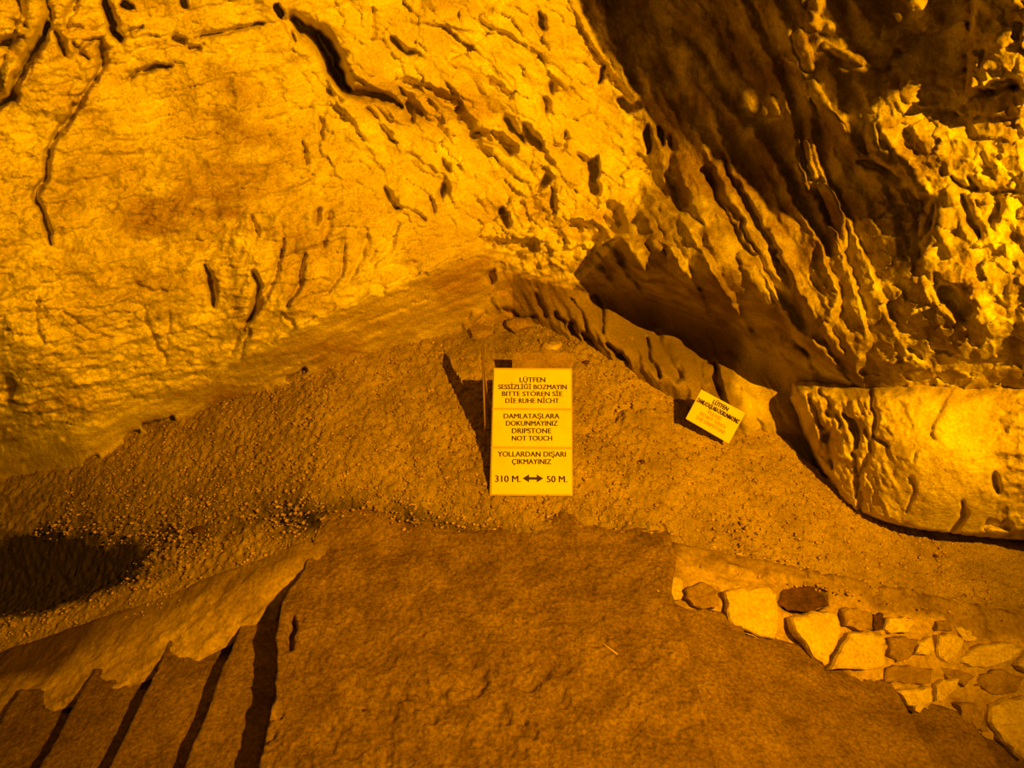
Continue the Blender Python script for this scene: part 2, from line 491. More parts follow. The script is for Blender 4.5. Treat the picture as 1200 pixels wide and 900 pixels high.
LF = [
    ('P', [(1196, 30), (1192, 44)], 6, .04), ('C', [(1148, 78), (1152, 60)], 4, .03), ('P', [(1160, 102), (1190, 98)], 9, .10),
    ('L', [(600, 178), (560, 150), (540, 120)], 14, .05), ('L', [(660, 210), (640, 175), (610, 140)], 12, .05), ('L', [(430, 170), (404, 130), (392, 110)], 12, .04), ('L', [(540, 250), (520, 205), (470, 170)], 12, .04), ('L', [(640, 70), (600, 40), (560, 20)], 14, .05), ('L', [(720, 90), (690, 50), (670, 10)], 12, .05), ('L', [(400, 215), (375, 175), (385, 120)], 10, .025),  # features measured off the photograph: kind, line, width, size (m)
    # rounded lobes, top left corner
    ('R', [(-16, 60), (4, 84), (-6, 110)], 24, .11), ('R', [(42, -30), (40, 20), (28, 66), (14, 96)], 17, .12), ('R', [(-10, -20), (6, 30)], 22, .11),
    ('R', [(75, -20), (66, 12)], 11, .03), ('B', [(70, 60), (60, 90), (60, 120)], 26, .03), ('R', [(104, 66), (112, 86), (96, 110)], 15, .022),
    ('C', [(56, 30), (44, 52), (34, 74), (20, 96), (12, 116), (-8, 130)], 6.5, .17),
    ('P', [(62, 30)], 8, .09), ('C', [(64, 36), (72, 48), (78, 62)], 4, .06), ('P', [(78, 61)], 4, .05), ('C', [(14, 23), (30, 31)], 3, .03), ('C', [(-4, 54), (14, 47), (24, 42)], 4, .05),
    ('C', [(55, 0), (62, 25)], 4, .04), ('C', [(90, 0), (82, 20), (78, 36)], 4, .025), ('C', [(120, -6), (128, 14), (134, 34), (142, 46)], 5, .11), ('C', [(142, 46), (150, 36), (165, 31)], 2.5, .03),
    ('P', [(146, 2), (154, 6)], 5, .07), ('P', [(214, 2), (217, 6)], 5, .06), ('P', [(195, 0)], 4, .05),
    ('C', [(84, 34), (98, 33)], 2.5, .025), ('C', [(85, 50), (94, 59), (104, 68)], 3, .035), ('C', [(94, 57), (106, 47), (118, 43)], 3, .035),
    ('P', [(113, 90)], 5, .07), ('C', [(120, 48), (121, 70), (115, 92)], 6, .06),
    ('L', [(60, 175), (66, 158), (82, 138), (98, 112), (110, 94)], 5, .03), ('C', [(112, 92), (98, 114), (84, 138), (64, 158), (57, 180), (52, 205), (42, 232), (52, 250), (60, 285)], 4, .055),
    ('C', [(148, 91), (165, 84), (182, 80), (200, 76)], 3.2, .07), ('C', [(135, 98), (160, 86)], 2, .015), ('C', [(150, 62), (175, 55), (202, 46)], 2, .018),
    ('P', [(206, 44), (216, 48)], 5, .045), ('P', [(222, 58), (232, 56)], 4, .035), ('C', [(232, 45), (262, 38), (285, 32), (308, 28)], 3, .06), ('C', [(190, 60), (240, 52)], 2, .015),
    # great crack
    ('P', [(326, 6), (330, 15)], 5, .10), ('C', [(330, 20), (338, 32), (345, 48)], 4, .05),
    ('C', [(345, 22), (358, 34), (372, 42), (386, 62), (398, 84), (408, 104)], 10, .20), ('C', [(372, 40), (392, 72), (402, 96)], 8, .12),
    ('C', [(404, 104), (428, 113), (452, 118), (467, 124)], 6, .08), ('L', [(470, 122), (430, 100), (404, 70), (380, 34)], 10, .05),
    ('C', [(426, 130), (445, 148), (462, 166)], 3, .03), ('C', [(476, 122), (482, 142)], 5, .06), ('C', [(468, 104), (480, 120), (494, 135)], 4, .05),
    ('L', [(510, 128), (490, 98), (462, 90)], 12, .06), ('P', [(478, 96), (500, 104), (522, 118), (536, 126)], 8, .045),
    ('C', [(384, 106), (402, 116)], 3, .03), ('C', [(356, 166), (358, 192)], 3, .03), ('C', [(375, 140), (378, 165)], 3, .02), ('C', [(440, 10), (436, 50)], 4, .02),
    ('L', [(500, 64), (478, 56), (462, 42)], 12, .05), ('L', [(556, 34), (520, 30), (490, 26)], 10, .035), ('P', [(462, 44), (484, 60)], 5, .04),
    ('P', [(560, 158), (578, 160), (590, 166), (600, 176)], 8, .07), ('C', [(592, 138), (600, 152), (612, 164)], 6, .08), ('C', [(616, 146), (620, 160), (634, 171)], 6, .07), ('C', [(633, 16), (638, 32)], 4.5, .07),
    ('C', [(646, 96), (646, 108)], 5, .05), ('C', [(638, 115), (642, 130)], 5, .05), ('C', [(664, 156), (662, 172), (652, 172)], 4, .05), ('C', [(676, 180), (690, 192)], 4, .05), ('P', [(696, 190), (694, 212), (698, 224)], 7, .08),
    ('C', [(706, 78), (703, 98)], 4, .06), ('P', [(708, 112)], 5, .05), ('P', [(730, 118), (740, 128), (746, 122)], 5, .06), ('C', [(758, 150), (759, 180)], 5, .08), ('C', [(771, 150), (775, 168)], 5, .07),
    ('P', [(632, 218), (640, 210)], 6, .06), ('C', [(646, 222), (648, 240)], 4, .05), ('P', [(590, 248), (596, 262)], 6, .05), ('P', [(634, 246)], 5, .05), ('P', [(564, 272)], 7, .07), ('P', [(574, 286), (600, 290), (622, 288)], 9, .05),
    ('P', [(715, 250), (722, 262)], 14, .045), ('P', [(672, 268), (700, 272)], 11, .05), ('P', [(650, 282)], 9, .04), ('R', [(640, 285), (650, 298), (664, 304)], 6, .03), ('R', [(668, 272), (668, 290)], 5, .03),
    ('C', [(452, 220), (458, 232), (466, 246)], 4.5, .05), ('C', [(466, 246), (480, 248), (498, 258)], 3, .03), ('C', [(518, 190), (524, 200)], 4.5, .05), ('C', [(519, 218), (519, 232)], 4, .06), ('C', [(505, 235), (512, 250)], 3, .03),
    ('C', [(500, 140), (515, 150), (530, 168)], 3, .02), ('L', [(560, 120), (530, 108), (500, 108)], 9, .03), ('P', [(575, 98), (596, 112)], 6, .03),
    # flutes on the lower slab
    ('C', [(241, 315), (248, 332), (249, 358)], 4, .06), ('C', [(297, 320), (303, 336), (300, 352), (292, 372)], 4.5, .06), ('C', [(292, 372), (285, 382), (276, 400), (270, 414)], 2.8, .022),
    ('C', [(328, 296), (324, 318), (318, 338), (304, 358), (290, 376)], 4, .03), ('C', [(357, 300), (352, 318), (352, 335), (338, 358)], 3.5, .03), ('C', [(296, 255), (300, 282)], 3.5, .03), ('C', [(331, 275), (326, 300)], 3, .02),
    ('C', [(373, 246), (370, 262)], 4, .04), ('C', [(292, 384), (294, 390), (284, 410)], 2.5, .02), ('C', [(335, 372), (345, 382)], 3, .03), ('C', [(171, 362), (170, 380), (180, 404), (193, 425)], 3.4, .02), ('C', [(198, 365), (196, 400)], 3, .015),
    ('C', [(404, 290), (396, 320), (380, 345)], 4, .022), ('C', [(430, 270), (424, 300), (405, 330)], 4, .02), ('C', [(466, 262), (456, 290), (440, 310)], 4, .02), ('C', [(385, 250), (378, 290)], 4, .02),
    ('C', [(-10, 371), (40, 366), (75, 364), (112, 362)], 2.2, .02), ('C', [(75, 368), (92, 380), (105, 392), (130, 398)], 2.6, .02), ('C', [(42, 345), (42, 380), (52, 402)], 2.8, .02), ('C', [(160, 332), (180, 340), (196, 342)], 2.4, .016),
    ('C', [(60, 560), (60, 560.5)], 2, .0), ('P', [(8, 452), (6, 464)], 10, .06), ('C', [(-10, 530), (14, 516)], 3, .02),
    # lip where the slab turns under
    ('L', [(240, 452), (290, 414), (345, 388), (400, 358), (440, 344)], 10, .035), ('L', [(440, 344), (480, 326), (530, 300), (570, 292)], 9, .03),
    ('C', [(435, 378), (500, 350)], 2.5, .015), ('C', [(452, 338), (446, 346)], 3, .02),
    # stones wedged in the corner
    ('R', [(586, 352), (598, 362)], 10, .03), ('R', [(560, 372), (552, 382)], 10, .03), ('P', [(574, 358)], 5, .06), ('C', [(588, 361), (600, 368), (606, 374)], 3.5, .05), ('C', [(608, 380), (624, 372)], 3.5, .05), ('C', [(592, 382), (593, 392)], 4, .05), ('C', [(568, 366), (556, 380), (553, 388)], 3, .04),
    ('P', [(102, 541), (112, 536)], 4, .10), ('P', [(150, 516), (160, 510)], 4.5, .12), ('P', [(172, 503), (186, 498), (200, 493)], 5, .12), ('P', [(234, 482)], 4, .1), ('P', [(262, 467)], 4, .1), ('P', [(338, 447), (348, 441), (358, 436)], 4, .12), ('P', [(372, 432)], 4.5, .12), ('P', [(386, 423)], 4, .1), ('P', [(470, 403)], 6, .1), ('P', [(428, 415)], 4, .1),
    ('B', [(610, 388)], 12, .03), ('C', [(626, 346), (634, 362), (640, 372)], 3, .04), ('C', [(578, 316), (574, 330)], 4, .04),
    # drapery under the overhang
    ('C', [(650, 366), (660, 378), (664, 386)], 3, .05), ('C', [(668, 380), (674, 394), (679, 408)], 4, .08), ('C', [(683, 392), (690, 404), (696, 412)], 4, .07), ('C', [(696, 346), (706, 362), (708, 388)], 3, .05), ('C', [(668, 352), (682, 370), (692, 400)], 2.4, .03),
    ('C', [(712, 402), (720, 412), (726, 418)], 4, .07), ('C', [(728, 416), (733, 426), (735, 434)], 4, .08), ('C', [(756, 396), (762, 418), (772, 440)], 3.5, .06), ('C', [(770, 390), (780, 420), (792, 444)], 8, .07), ('C', [(742, 396), (750, 420)], 3, .03),
    ('C', [(836, 426), (838, 442), (845, 462)], 4.5, .09), ('R', [(848, 430), (862, 456), (872, 480), (870, 494)], 17, .05), ('C', [(858, 446), (866, 456), (868, 472)], 3, .02), ('R', [(826, 430), (830, 446)], 6, .02),
    # right mass
    ('R', [(842, 196), (850, 224), (866, 250), (884, 286)], 11, .05), ('C', [(836, 200), (842, 230), (858, 262), (880, 300)], 8, .06), ('R', [(800, 200), (812, 232), (820, 250)], 16, .04), ('R', [(806, 254), (816, 274), (828, 276)], 11, .035),
    ('C', [(786, 160), (790, 200), (800, 240), (822, 262)], 6, .05), ('R', [(786, 292), (796, 318)], 6, .03), ('R', [(730, 280), (742, 300), (756, 322)], 8, .04), ('R', [(765, 284), (776, 300)], 6, .03), ('R', [(758, 255), (766, 266)], 6, .03),
    ('R', [(872, 302), (884, 330), (900, 360)], 8, .035), ('R', [(932, 340), (950, 372)], 7, .03), ('R', [(968, 385), (984, 414)], 6, .035), ('R', [(936, 40), (944, 62), (948, 78)], 7, .05), ('R', [(970, 52), (990, 64), (1010, 74)], 6, .04),
    ('R', [(952, 100), (968, 128), (984, 150)], 9, .05), ('R', [(956, 0), (952, 24), (972, 32)], 8, .04), ('R', [(944, 168), (950, 186), (958, 206)], 4, .035), ('R', [(938, 198), (950, 210)], 5, .03),
    ('R', [(968, 224), (980, 254), (985, 290)], 9, .05), ('C', [(900, 290), (908, 296), (912, 304)], 3, .04), ('R', [(1066, -6), (1080, 14), (1092, 30)], 13, .04), ('R', [(904, 115), (912, 130)], 4, .02),
    ('R', [(1020, 140), (1024, 170)], 7, .03), ('R', [(1076, 100), (1110, 110), (1190, 118)], 22, .04),
    ('C', [(1088, 232), (1078, 236), (1084, 250)], 6, .06), ('C', [(1093, 240), (1088, 268), (1080, 282)], 4, .05), ('C', [(1115, 205), (1122, 216), (1142, 224), (1190, 226)], 4, .04), ('C', [(1136, 210), (1146, 222)], 5, .05), ('C', [(1128, 232), (1136, 256), (1148, 276)], 5, .05), ('C', [(1166, 228), (1172, 244), (1162, 260)], 7, .04),
    ('P', [(1196, 335)], 22, .14), ('P', [(1110, 345), (1130, 365)], 14, .08), ('R', [(1040, 425), (1060, 424), (1082, 430)], 5, .03), ('C', [(1066, 408), (1080, 420)], 5, .04), ('P', [(1060, 160), (1075, 175)], 10, .03),
    ('C', [(1010, 190), (1060, 215), (1075, 240), (1078, 300)], 6, .05), ('L', [(1078, 300), (1074, 245), (1050, 205), (1010, 180)], 16, .05),
]
apply_features(PX, PY, D, LF, jx, jy)
qx_, qy_ = PX + .5 * jx, PY + jy
D += .15 * smooth(1135, 1143, qx_ + .06 * (qy_ - 40)) * smooth(106, 94, qy_ + 6 * noise(PX / 12, PY * 0, 1, 5)) * smooth(1400, 1230, qx_) * (1 - .25 * smooth(60, 0, np.abs(qx_ - 1136)) * 0)

wob = (10 * fbm(PX / 26, PY / 26, 6.1, 3, 131))
st = np.zeros_like(PX)
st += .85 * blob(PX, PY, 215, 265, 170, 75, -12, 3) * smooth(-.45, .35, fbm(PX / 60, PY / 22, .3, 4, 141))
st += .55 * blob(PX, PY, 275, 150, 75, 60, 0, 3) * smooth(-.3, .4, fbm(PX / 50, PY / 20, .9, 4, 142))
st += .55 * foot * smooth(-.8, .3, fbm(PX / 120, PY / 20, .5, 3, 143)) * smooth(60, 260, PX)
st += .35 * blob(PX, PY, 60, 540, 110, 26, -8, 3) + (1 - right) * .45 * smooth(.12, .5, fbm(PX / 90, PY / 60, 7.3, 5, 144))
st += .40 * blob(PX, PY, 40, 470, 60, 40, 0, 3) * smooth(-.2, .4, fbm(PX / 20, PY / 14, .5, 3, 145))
st += .5 * apex * smooth(0.1, .5, fbm(PX / 24, PY / 18, .5, 3, 147))
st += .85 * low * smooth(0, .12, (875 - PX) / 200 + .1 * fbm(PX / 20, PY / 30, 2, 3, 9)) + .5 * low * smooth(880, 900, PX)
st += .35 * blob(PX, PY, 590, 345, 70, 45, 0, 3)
st += rm * (.30 + .5 * smooth(-.25, .45, fbm(PX / 60, PY / 50, .5, 4, 149))) * (1 - .8 * pop)
st += pop * .5 * smooth(.05, .45, fbm(PX / 22, PY / 20, .5, 4, 151))
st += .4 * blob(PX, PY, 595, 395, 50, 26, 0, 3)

YW = YB - D
PW = at_y(PX, PY, YW)
hs = soil_h(PW[..., 0], PW[..., 1])
cen_x = .25 * (PX[:-1, :-1] + PX[1:, :-1] + PX[1:, 1:] + PX[:-1, 1:])
cen_y = .25 * (PY[:-1, :-1] + PY[1:, :-1] + PY[1:, 1:] + PY[:-1, 1:])
above = (PW[..., 2] > hs - .22)
ab = above[:-1, :-1] | above[1:, 1:]
xeq = np.interp(cen_y, [-330, 0, 60, 130, 200, 260, 310, 350, 420], [600, 676, 705, 752, 762, 742, 700, 660, 620])
hq = np.interp(cen_x, [560, 620, 700, 760, 850, 930, 1010, 1060, 1100, 1400], [310, 328, 345, 352, 385, 436, 455, 485, 525, 525])
isback = (cen_y > hq) & (cen_x > 600)
isright = (~isback) & (cen_x > xeq)
isleft = (~isback) & (~isright)
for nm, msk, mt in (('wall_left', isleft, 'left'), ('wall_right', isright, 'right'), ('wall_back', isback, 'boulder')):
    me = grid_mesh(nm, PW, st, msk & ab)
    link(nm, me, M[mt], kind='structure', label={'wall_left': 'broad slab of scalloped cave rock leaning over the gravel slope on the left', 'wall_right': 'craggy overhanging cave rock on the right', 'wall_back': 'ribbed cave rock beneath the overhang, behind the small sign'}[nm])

# ------------------------------------------------------------------ boulder on the right
bxs = np.concatenate([np.arange(880, 1230, 1.7), np.arange(1232, 1560, 5)]); bys = np.arange(415, 690, 1.7)
BX, BY = np.meshgrid(bxs, bys)
bj = 3.0 * noise(BX / 9, BY / 9, 2.2, 203) + 4 * fbm(BX / 30, BY / 30, 1.2, 3, 204)
bedge = np.interp(BY, [400, 450, 480, 514, 545, 579, 597, 604, 612, 620, 640, 700], [934, 936, 944, 957, 970, 986, 1006, 1018, 1040, 1080, 1250, 1400])
bl = np.interp(BX, [880, 1000, 1010, 1060, 1110, 1150, 1200, 1330], [600, 602, 604, 618, 632, 628, 622, 630])
base = tps([(900, 430, 2.62), (1000, 440, 2.45), (1100, 430, 2.40), (1200, 420, 2.32), (1330, 420, 2.2), (915, 480, 2.66), (960, 520, 2.52), (1000, 480, 2.42), (1000, 560, 2.42), (1060, 500, 2.26), (1100, 540, 2.18), (1100, 590, 2.18), (1180, 560, 2.12),
            (1050, 610, 2.30), (1000, 598, 2.42), (1200, 620, 2.16), (1110, 632, 2.27), (1200, 490, 2.16), (1330, 560, 2.05), (1330, 640, 2.1), (1520, 500, 2.3), (1540, 600, 2.5), (1520, 420, 2.4)])(BX, BY)
BD = .02 * fbm(BX / 90, BY / 90, 1, 3, 211) + .002 * fbm(BX / 6, BY / 6, 1, 3, 213)
u, v = rot(BX + bj, BY + bj, 68)
rl = 1 - smooth(1010, 1060, BX - (BY - 450) * .12)
BD += rl * (.017 * ridged(u / 60, v / 13, 2, 4, 215) + .011 * fbm(u / 20, v / 9, 2, 3, 217))
rr = smooth(1150, 1185, BX + bj * 3)
BD += rr * (.02 * ridged(BX / 26, BY / 20, 2, 4, 219))
BD += (1 - rl) * (1 - rr) * .004 * fbm(BX / 20, BY / 40, 2, 3, 221) + .006 * scales((BX + bj) / 15, (BY + bj) / 11, 225) * (1 - .6 * (1 - rl)) + .003 * fbm(BX / 11, BY / 11, 2, 3, 226)
u, v = rot(BX, BY, -30)
BD += (1 - rl) * smooth(500, 450, BY) * .012 * ridged(u / 60, v / 14, 3, 3, 223)
BF = [('C', [(948, 462), (958, 490), (972, 520), (976, 546)], 4.5, .05), ('C', [(962, 455), (972, 480), (984, 500)], 3.5, .04), ('C', [(1022, 460), (1026, 490), (1020, 520)], 3, .03), ('C', [(1000, 530), (1006, 560), (1004, 580)], 3, .04), ('C', [(990, 486), (1000, 505), (1003, 524)], 5, .07), ('C', [(973, 505), (962, 520), (975, 548)], 3.5, .04), ('C', [(1012, 505), (1020, 530), (1008, 556)], 3, .03),
      ('C', [(1022, 512), (1040, 524)], 2.5, .03), ('C', [(1010, 575), (1012, 595)], 3.5, .05), ('C', [(1064, 560), (1068, 580), (1062, 600)], 2.0, .015), ('C', [(1128, 588), (1130, 604), (1118, 620), (1114, 632)], 3.5, .05),
      ('R', [(1062, 470), (1075, 496), (1082, 470)], 5, .005), ('B', [(1100, 552)], 50, .03), ('C', [(1167, 555), (1170, 575)], 5, .05), ('P', [(1160, 614), (1180, 618)], 7, .04), ('C', [(985, 596), (1000, 590)], 3, .03),
      ('R', [(1135, 440), (1110, 480), (1098, 510)], 6, .012), ('C', [(1076, 528), (1070, 540)], 2, .01)]
apply_features(BX, BY, BD, BF, bj, -bj)
# the sides turn away: left flank and the underside
turn = smooth(8, -34, BX + .6 * bj - bedge)
under = smooth(-6, 26, BY + .5 * bj - bl)
top = smooth(470, 425, BY + .6 * bj) * (1 - .7 * smooth(1020, 1080, BX))
YBo = base - BD + .55 * turn ** 1.5 + .55 * under + .45 * top
stb = .45 * rl * smooth(0, .5, fbm(BX / 14, BY / 24, 3, 3, 231)) + .6 * rr * smooth(-.3, .3, fbm(BX / 20, BY / 20, 3, 4, 233)) * smooth(500, 540, BY) + .35 * smooth(520, 440, BY) * (1 - rl) + .5 * under * 0
PBo = at_y(BX, BY, YBo)
kb = (turn < .999) & (under < .999) & (PBo[..., 2] > soil_h(PBo[..., 0], PBo[..., 1]) - .1)
kq = kb[:-1, :-1] & kb[1:, 1:] & kb[1:, :-1] & kb[:-1, 1:]
o = link('boulder', grid_mesh('boulder', PBo, stb, kq), M['boulder'], label='huge pale bulging boulder with a ribbed left flank, black gap beneath, at the right edge', cat='boulder')

# ------------------------------------------------------------------ soil slope
sc = np.concatenate([np.linspace(-.95, -.69, 30), np.arange(-.69, .705, .00195), np.linspace(.71, 1.0, 30)])
yy = [2.00]
while yy[-1] < 4.6:
    Y = yy[-1]
    yy.append(Y + (.0065 if Y < 3.35 else .05))
yy = np.array(yy)
S_, Y_ = np.meshgrid(sc, yy)
dep = Y_ * math.cos(PH) + (CAM[2] - .0) * math.sin(PH)
X_ = S_ * dep * 1.08
Z_ = soil_h(X_, Y_)
P0 = np.stack([X_, Y_, Z_], -1)
gx, gy = project(P0)
Zs = Z_ + .012 * fbm(X_ * 4, Y_ * 4, .3, 4, 301) + .008 * fbm(X_ * 28, Y_ * 28, .3, 3, 303) + .011 * noise(X_ * 80, Y_ * 66, .3, 305) * smooth(2.0, 2.25, Y_ + .1 * noise(X_ * 3, Y_ * 3, 1, 3))
SF = [('C', [(720, 492), (722, 480), (740, 476), (765, 480)], 4, .022), ('R', [(738, 487), (765, 490), (772, 494)], 11, .016), ('P', [(752, 543)], 4, .02), ('P', [(232, 622)], 6, .02),
      ('B', [(540, 395), (560, 400)], 14, .015), ('B', [(860, 620), (1000, 690)], 20, -.01), ('C', [(750, 640), (775, 632)], 4, .015), ('C', [(632, 612), (640, 606), (660, 606), (668, 622)], 3, .01),
      ('R', [(640, 408), (652, 404)], 7, .012)]
DD = np.zeros_like(Zs)
apply_features(gx, gy, DD, SF, 2 * noise(gx / 9, gy / 9, 1, 3), 2 * noise(gx / 9, gy / 9, 4, 3))
Zs += DD
Zs -= .11 * blob(gx, gy, 20, 672, 150, 40, -12, 3)
cyl = np.interp(gx, [c[0] for c in CT], [c[1] for c in CT])
Zs -= .40 * smooth(6, 30, cyl - gy) * smooth(680, 720, gx)
Zs -= .02 * blob(gx, gy, 420, 610, 130, 22, 6, 3)
# the soil dips under the landing, kerb and rubble at its near edge
Zs -= .10 * smooth(2.10, 2.02, Y_) * (1 - smooth(.75, .60, np.abs(X_ + .05)) * 0)
sts = .98 * smooth(.2, .75, blob(gx, gy, 5, 672, 175, 46, -9, 2) * 1.25 + .30 * fbm(gx / 25, gy / 14, .2, 4, 311))  # pool of deep shade at lower left, painted into the soil colour
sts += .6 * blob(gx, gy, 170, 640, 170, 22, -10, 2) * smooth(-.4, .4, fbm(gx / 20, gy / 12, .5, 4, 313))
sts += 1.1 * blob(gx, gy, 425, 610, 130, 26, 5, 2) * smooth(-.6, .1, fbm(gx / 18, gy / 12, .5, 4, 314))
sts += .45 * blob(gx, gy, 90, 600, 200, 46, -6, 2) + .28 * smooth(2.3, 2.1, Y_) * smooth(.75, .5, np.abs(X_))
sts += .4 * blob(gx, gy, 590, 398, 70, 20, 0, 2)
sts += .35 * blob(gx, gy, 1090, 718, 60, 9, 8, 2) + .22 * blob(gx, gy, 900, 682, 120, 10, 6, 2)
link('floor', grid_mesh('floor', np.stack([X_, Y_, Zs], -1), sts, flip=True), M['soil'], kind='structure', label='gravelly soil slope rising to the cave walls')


def soil_z(x, y):
    return float(soil_h(np.array(x), np.array(y)))


# ------------------------------------------------------------------ landing of worn concrete
EL, ER = -.655, .545


def build_landing():
    ly = np.arange(.35, 2.36, .0058)
    n = 230
    s = np.linspace(0, 1, n)
    LYY, SS = np.meshgrid(ly, s, indexing='ij')
    el = EL + .012 * fbm(LYY * 9, LYY * 0 + .5, .5, 4, 401) + .035 * smooth(1.95, 1.25, LYY) - .045 * smooth(1.45, 1.85, LYY) * smooth(2.0, 1.86, LYY)
    er = ER + .006 * fbm(LYY * 9, LYY * 0 + 4.5, .5, 4, 403)
    er = er + .05 * smooth(1.86, 2.06, LYY)
    X = el + (er - el) * SS
    Z = .006 * fbm(X * 3, LYY * 3, .5, 3, 405) + .010 * fbm(X * 11, LYY * 11, .5, 4, 407) + .0034 * noise(X * 70, LYY * 70, .5, 409) - .006 * smooth(.62, .8, noise(X * 34, LYY * 34, .5, 410)) + .004 * smooth(.6, .8, noise(X * 40, LYY * 40, .9, 412))
    Z -= .016 * blob(X, LYY, -.02, 1.45, .35, .2, 10, 3) * smooth(0, .4, fbm(X * 12, LYY * 12, .2, 3, 411))
    Z += .30 * np.clip(LYY - 2.08, 0, None) * smooth(0, .35, LYY - 2.08) ** .35
    Z -= .05 * smooth(2.14, 2.34, LYY + .12 * fbm(X * 4, LYY * 4, .5, 3, 413)) * 1.0 - .008
    # shallow sides so the top rounds over, then skirts
    rows = [np.stack([X, LYY, Z], -1)]
    P = rows[0]
    L0 = P[:, :1].copy(); L0[..., 0] -= .004; L0[..., 2] -= .012
    L1 = P[:, :1].copy(); L1[..., 0] -= .002; L1[..., 2] -= .3
    R0 = P[:, -1:].copy(); R0[..., 0] += .012; R0[..., 2] -= .012
    R1 = P[:, -1:].copy(); R1[..., 0] += .016; R1[..., 2] -= .3
    P = np.concatenate([L1, L0, P, R0, R1], 1)
    px, py = project(P)
    jx = 2 * noise(px / 8, py / 8, 1, 3)
    D = np.zeros(px.shape)
    apply_features(px, py, D, [('C', [(343, 722), (340, 742), (338, 758)], 4, .05), ('C', [(700, 752), (724, 766)], 2, .003), ('C', [(312, 842), (330, 836)], 3, .02), ('C', [(306, 870), (322, 858)], 3, .015),
                               ('P', [(480, 718)], 5, .008), ('P', [(588, 781)], 3, .01), ('P', [(744, 728)], 4, .008), ('P', [(524, 804)], 3, .01), ('P', [(650, 808)], 3, .01), ('P', [(465, 790)], 3, .008), ('C', [(735, 680), (745, 694)], 3, .006)], jx, jx)
    P[:, 2:-2, 2] += D[:, 2:-2]
    stn = .25 * smooth(.1, .5, fbm(P[..., 0] * 8, P[..., 1] * 8, .5, 4, 421))
    return grid_mesh('floor', P, stn, flip=True)


link('floor', build_landing(), M['concrete'], kind='structure', label='worn concrete landing between the two flights of steps')


# ------------------------------------------------------------------ flights of steps going down to both sides
def slab(name, x0, x1, y0, y1, z, th, seed, parent, side, zf=None, yf2=None):
    """one cast step; side = -1 the free (riser) edge is at x0, +1 at x1; edges worn and wavy"""
    nx, ny = 36, 150
    s = np.linspace(0, 1, nx); t = np.linspace(0, 1, ny)
    T, Sx = np.meshgrid(t, s, indexing='ij')
    xb = x0 + (x1 - x0) * Sx
    Y = y0 + ((y1 if yf2 is None else yf2(xb)) - y0) * T
    a = x0 + (.007 * fbm(Y * 9, Y * 0 + seed, .5, 4, seed) if side < 0 else 0)
    b = x1 + (.005 * fbm(Y * 9, Y * 0 + seed, .5, 4, seed) if side > 0 else 0)
    X = a + (b - a) * Sx
    Z = (z if zf is None else zf(X)) + .004 * fbm(X * 9, Y * 9, .5, 4, seed + 5) + .0026 * noise(X * 60, Y * 60, .5, seed + 7) + .004 * fbm(X * 22, Y * 22, .5, 3, seed + 3)
    P = np.stack([X, Y, Z], -1)
    def ring(P, dx, dz):
        Q = P.copy(); Q[..., 0] += dx; Q[..., 2] += dz
        return Q
    L = P[:, :1]; Rr = P[:, -1:]
    P = np.concatenate([ring(L, -.001, -th), ring(L, -.005, -.010), P, ring(Rr, .006, -.010), ring(Rr, .003, -th)], 1)
    f = P[:1].copy(); f[..., 2] = z - th
    g = P[-1:].copy(); g[..., 2] = z - th
    P = np.concatenate([f, P, g], 0)
    stn = .3 * smooth(.1, .5, fbm(P[..., 0] * 8, P[..., 1] * 8, .5, 4, seed + 9)) + .5 * smooth(-.85, -1.6, P[..., 0])  # speckled dirt; the fall-off of light to the left is painted in
    return link(name, grid_mesh(name, P, stn, flip=True), M['concrete'], parent)


left_edges = [EL + .02, -.858, -1.10, -1.345, -1.60, -1.86]
left_z = [-.115, -.185, -.255, -.325, -.395]
sl = empty('staircase', (-1.2, 1.2, -.65), 'flight of worn concrete steps descending to the left from the landing', 'stairs')
yf = [1.86, 1.78, 1.72, 1.70, 1.68]
for k in range(5):
    slab('step', left_edges[k + 1], left_edges[k] + .02, .35, yf[k] + .1, left_z[k], .16, 500 + 20 * k, sl, -1)
right_edges = [ER - .02, .79, 1.05, 1.31, 1.58, 1.85, 2.12]
right_z = [-.075, -.175, -.29, -.41, -.52, -.63]
sr = empty('staircase', (1.2, 1.2, -.6), 'flight of shallow worn steps descending to the right below the rubble wall', 'stairs')
def rub_bot(X): return np.interp(X, [.45, .60, .9, 1.2, 1.5, 1.8, 2.2], [.0, -.055, -.17, -.30, -.425, -.56, -.70])
def rub_yb(X): return np.interp(X, [.45, .60, .9, 1.2, 1.5, 1.8, 2.2], [1.93, 1.88, 1.82, 1.76, 1.72, 1.66, 1.60])


for k in range(6):
    e0 = right_edges[k]
    slab('step', e0 - .02, right_edges[k + 1], .35, 0, right_z[k] - .02, .14, 700 + 20 * k, sr, 1, zf=lambda X, e0=e0: .5 * rub_bot(e0) + .5 * rub_bot(X) - .035, yf2=lambda X: rub_yb(X) + .03)

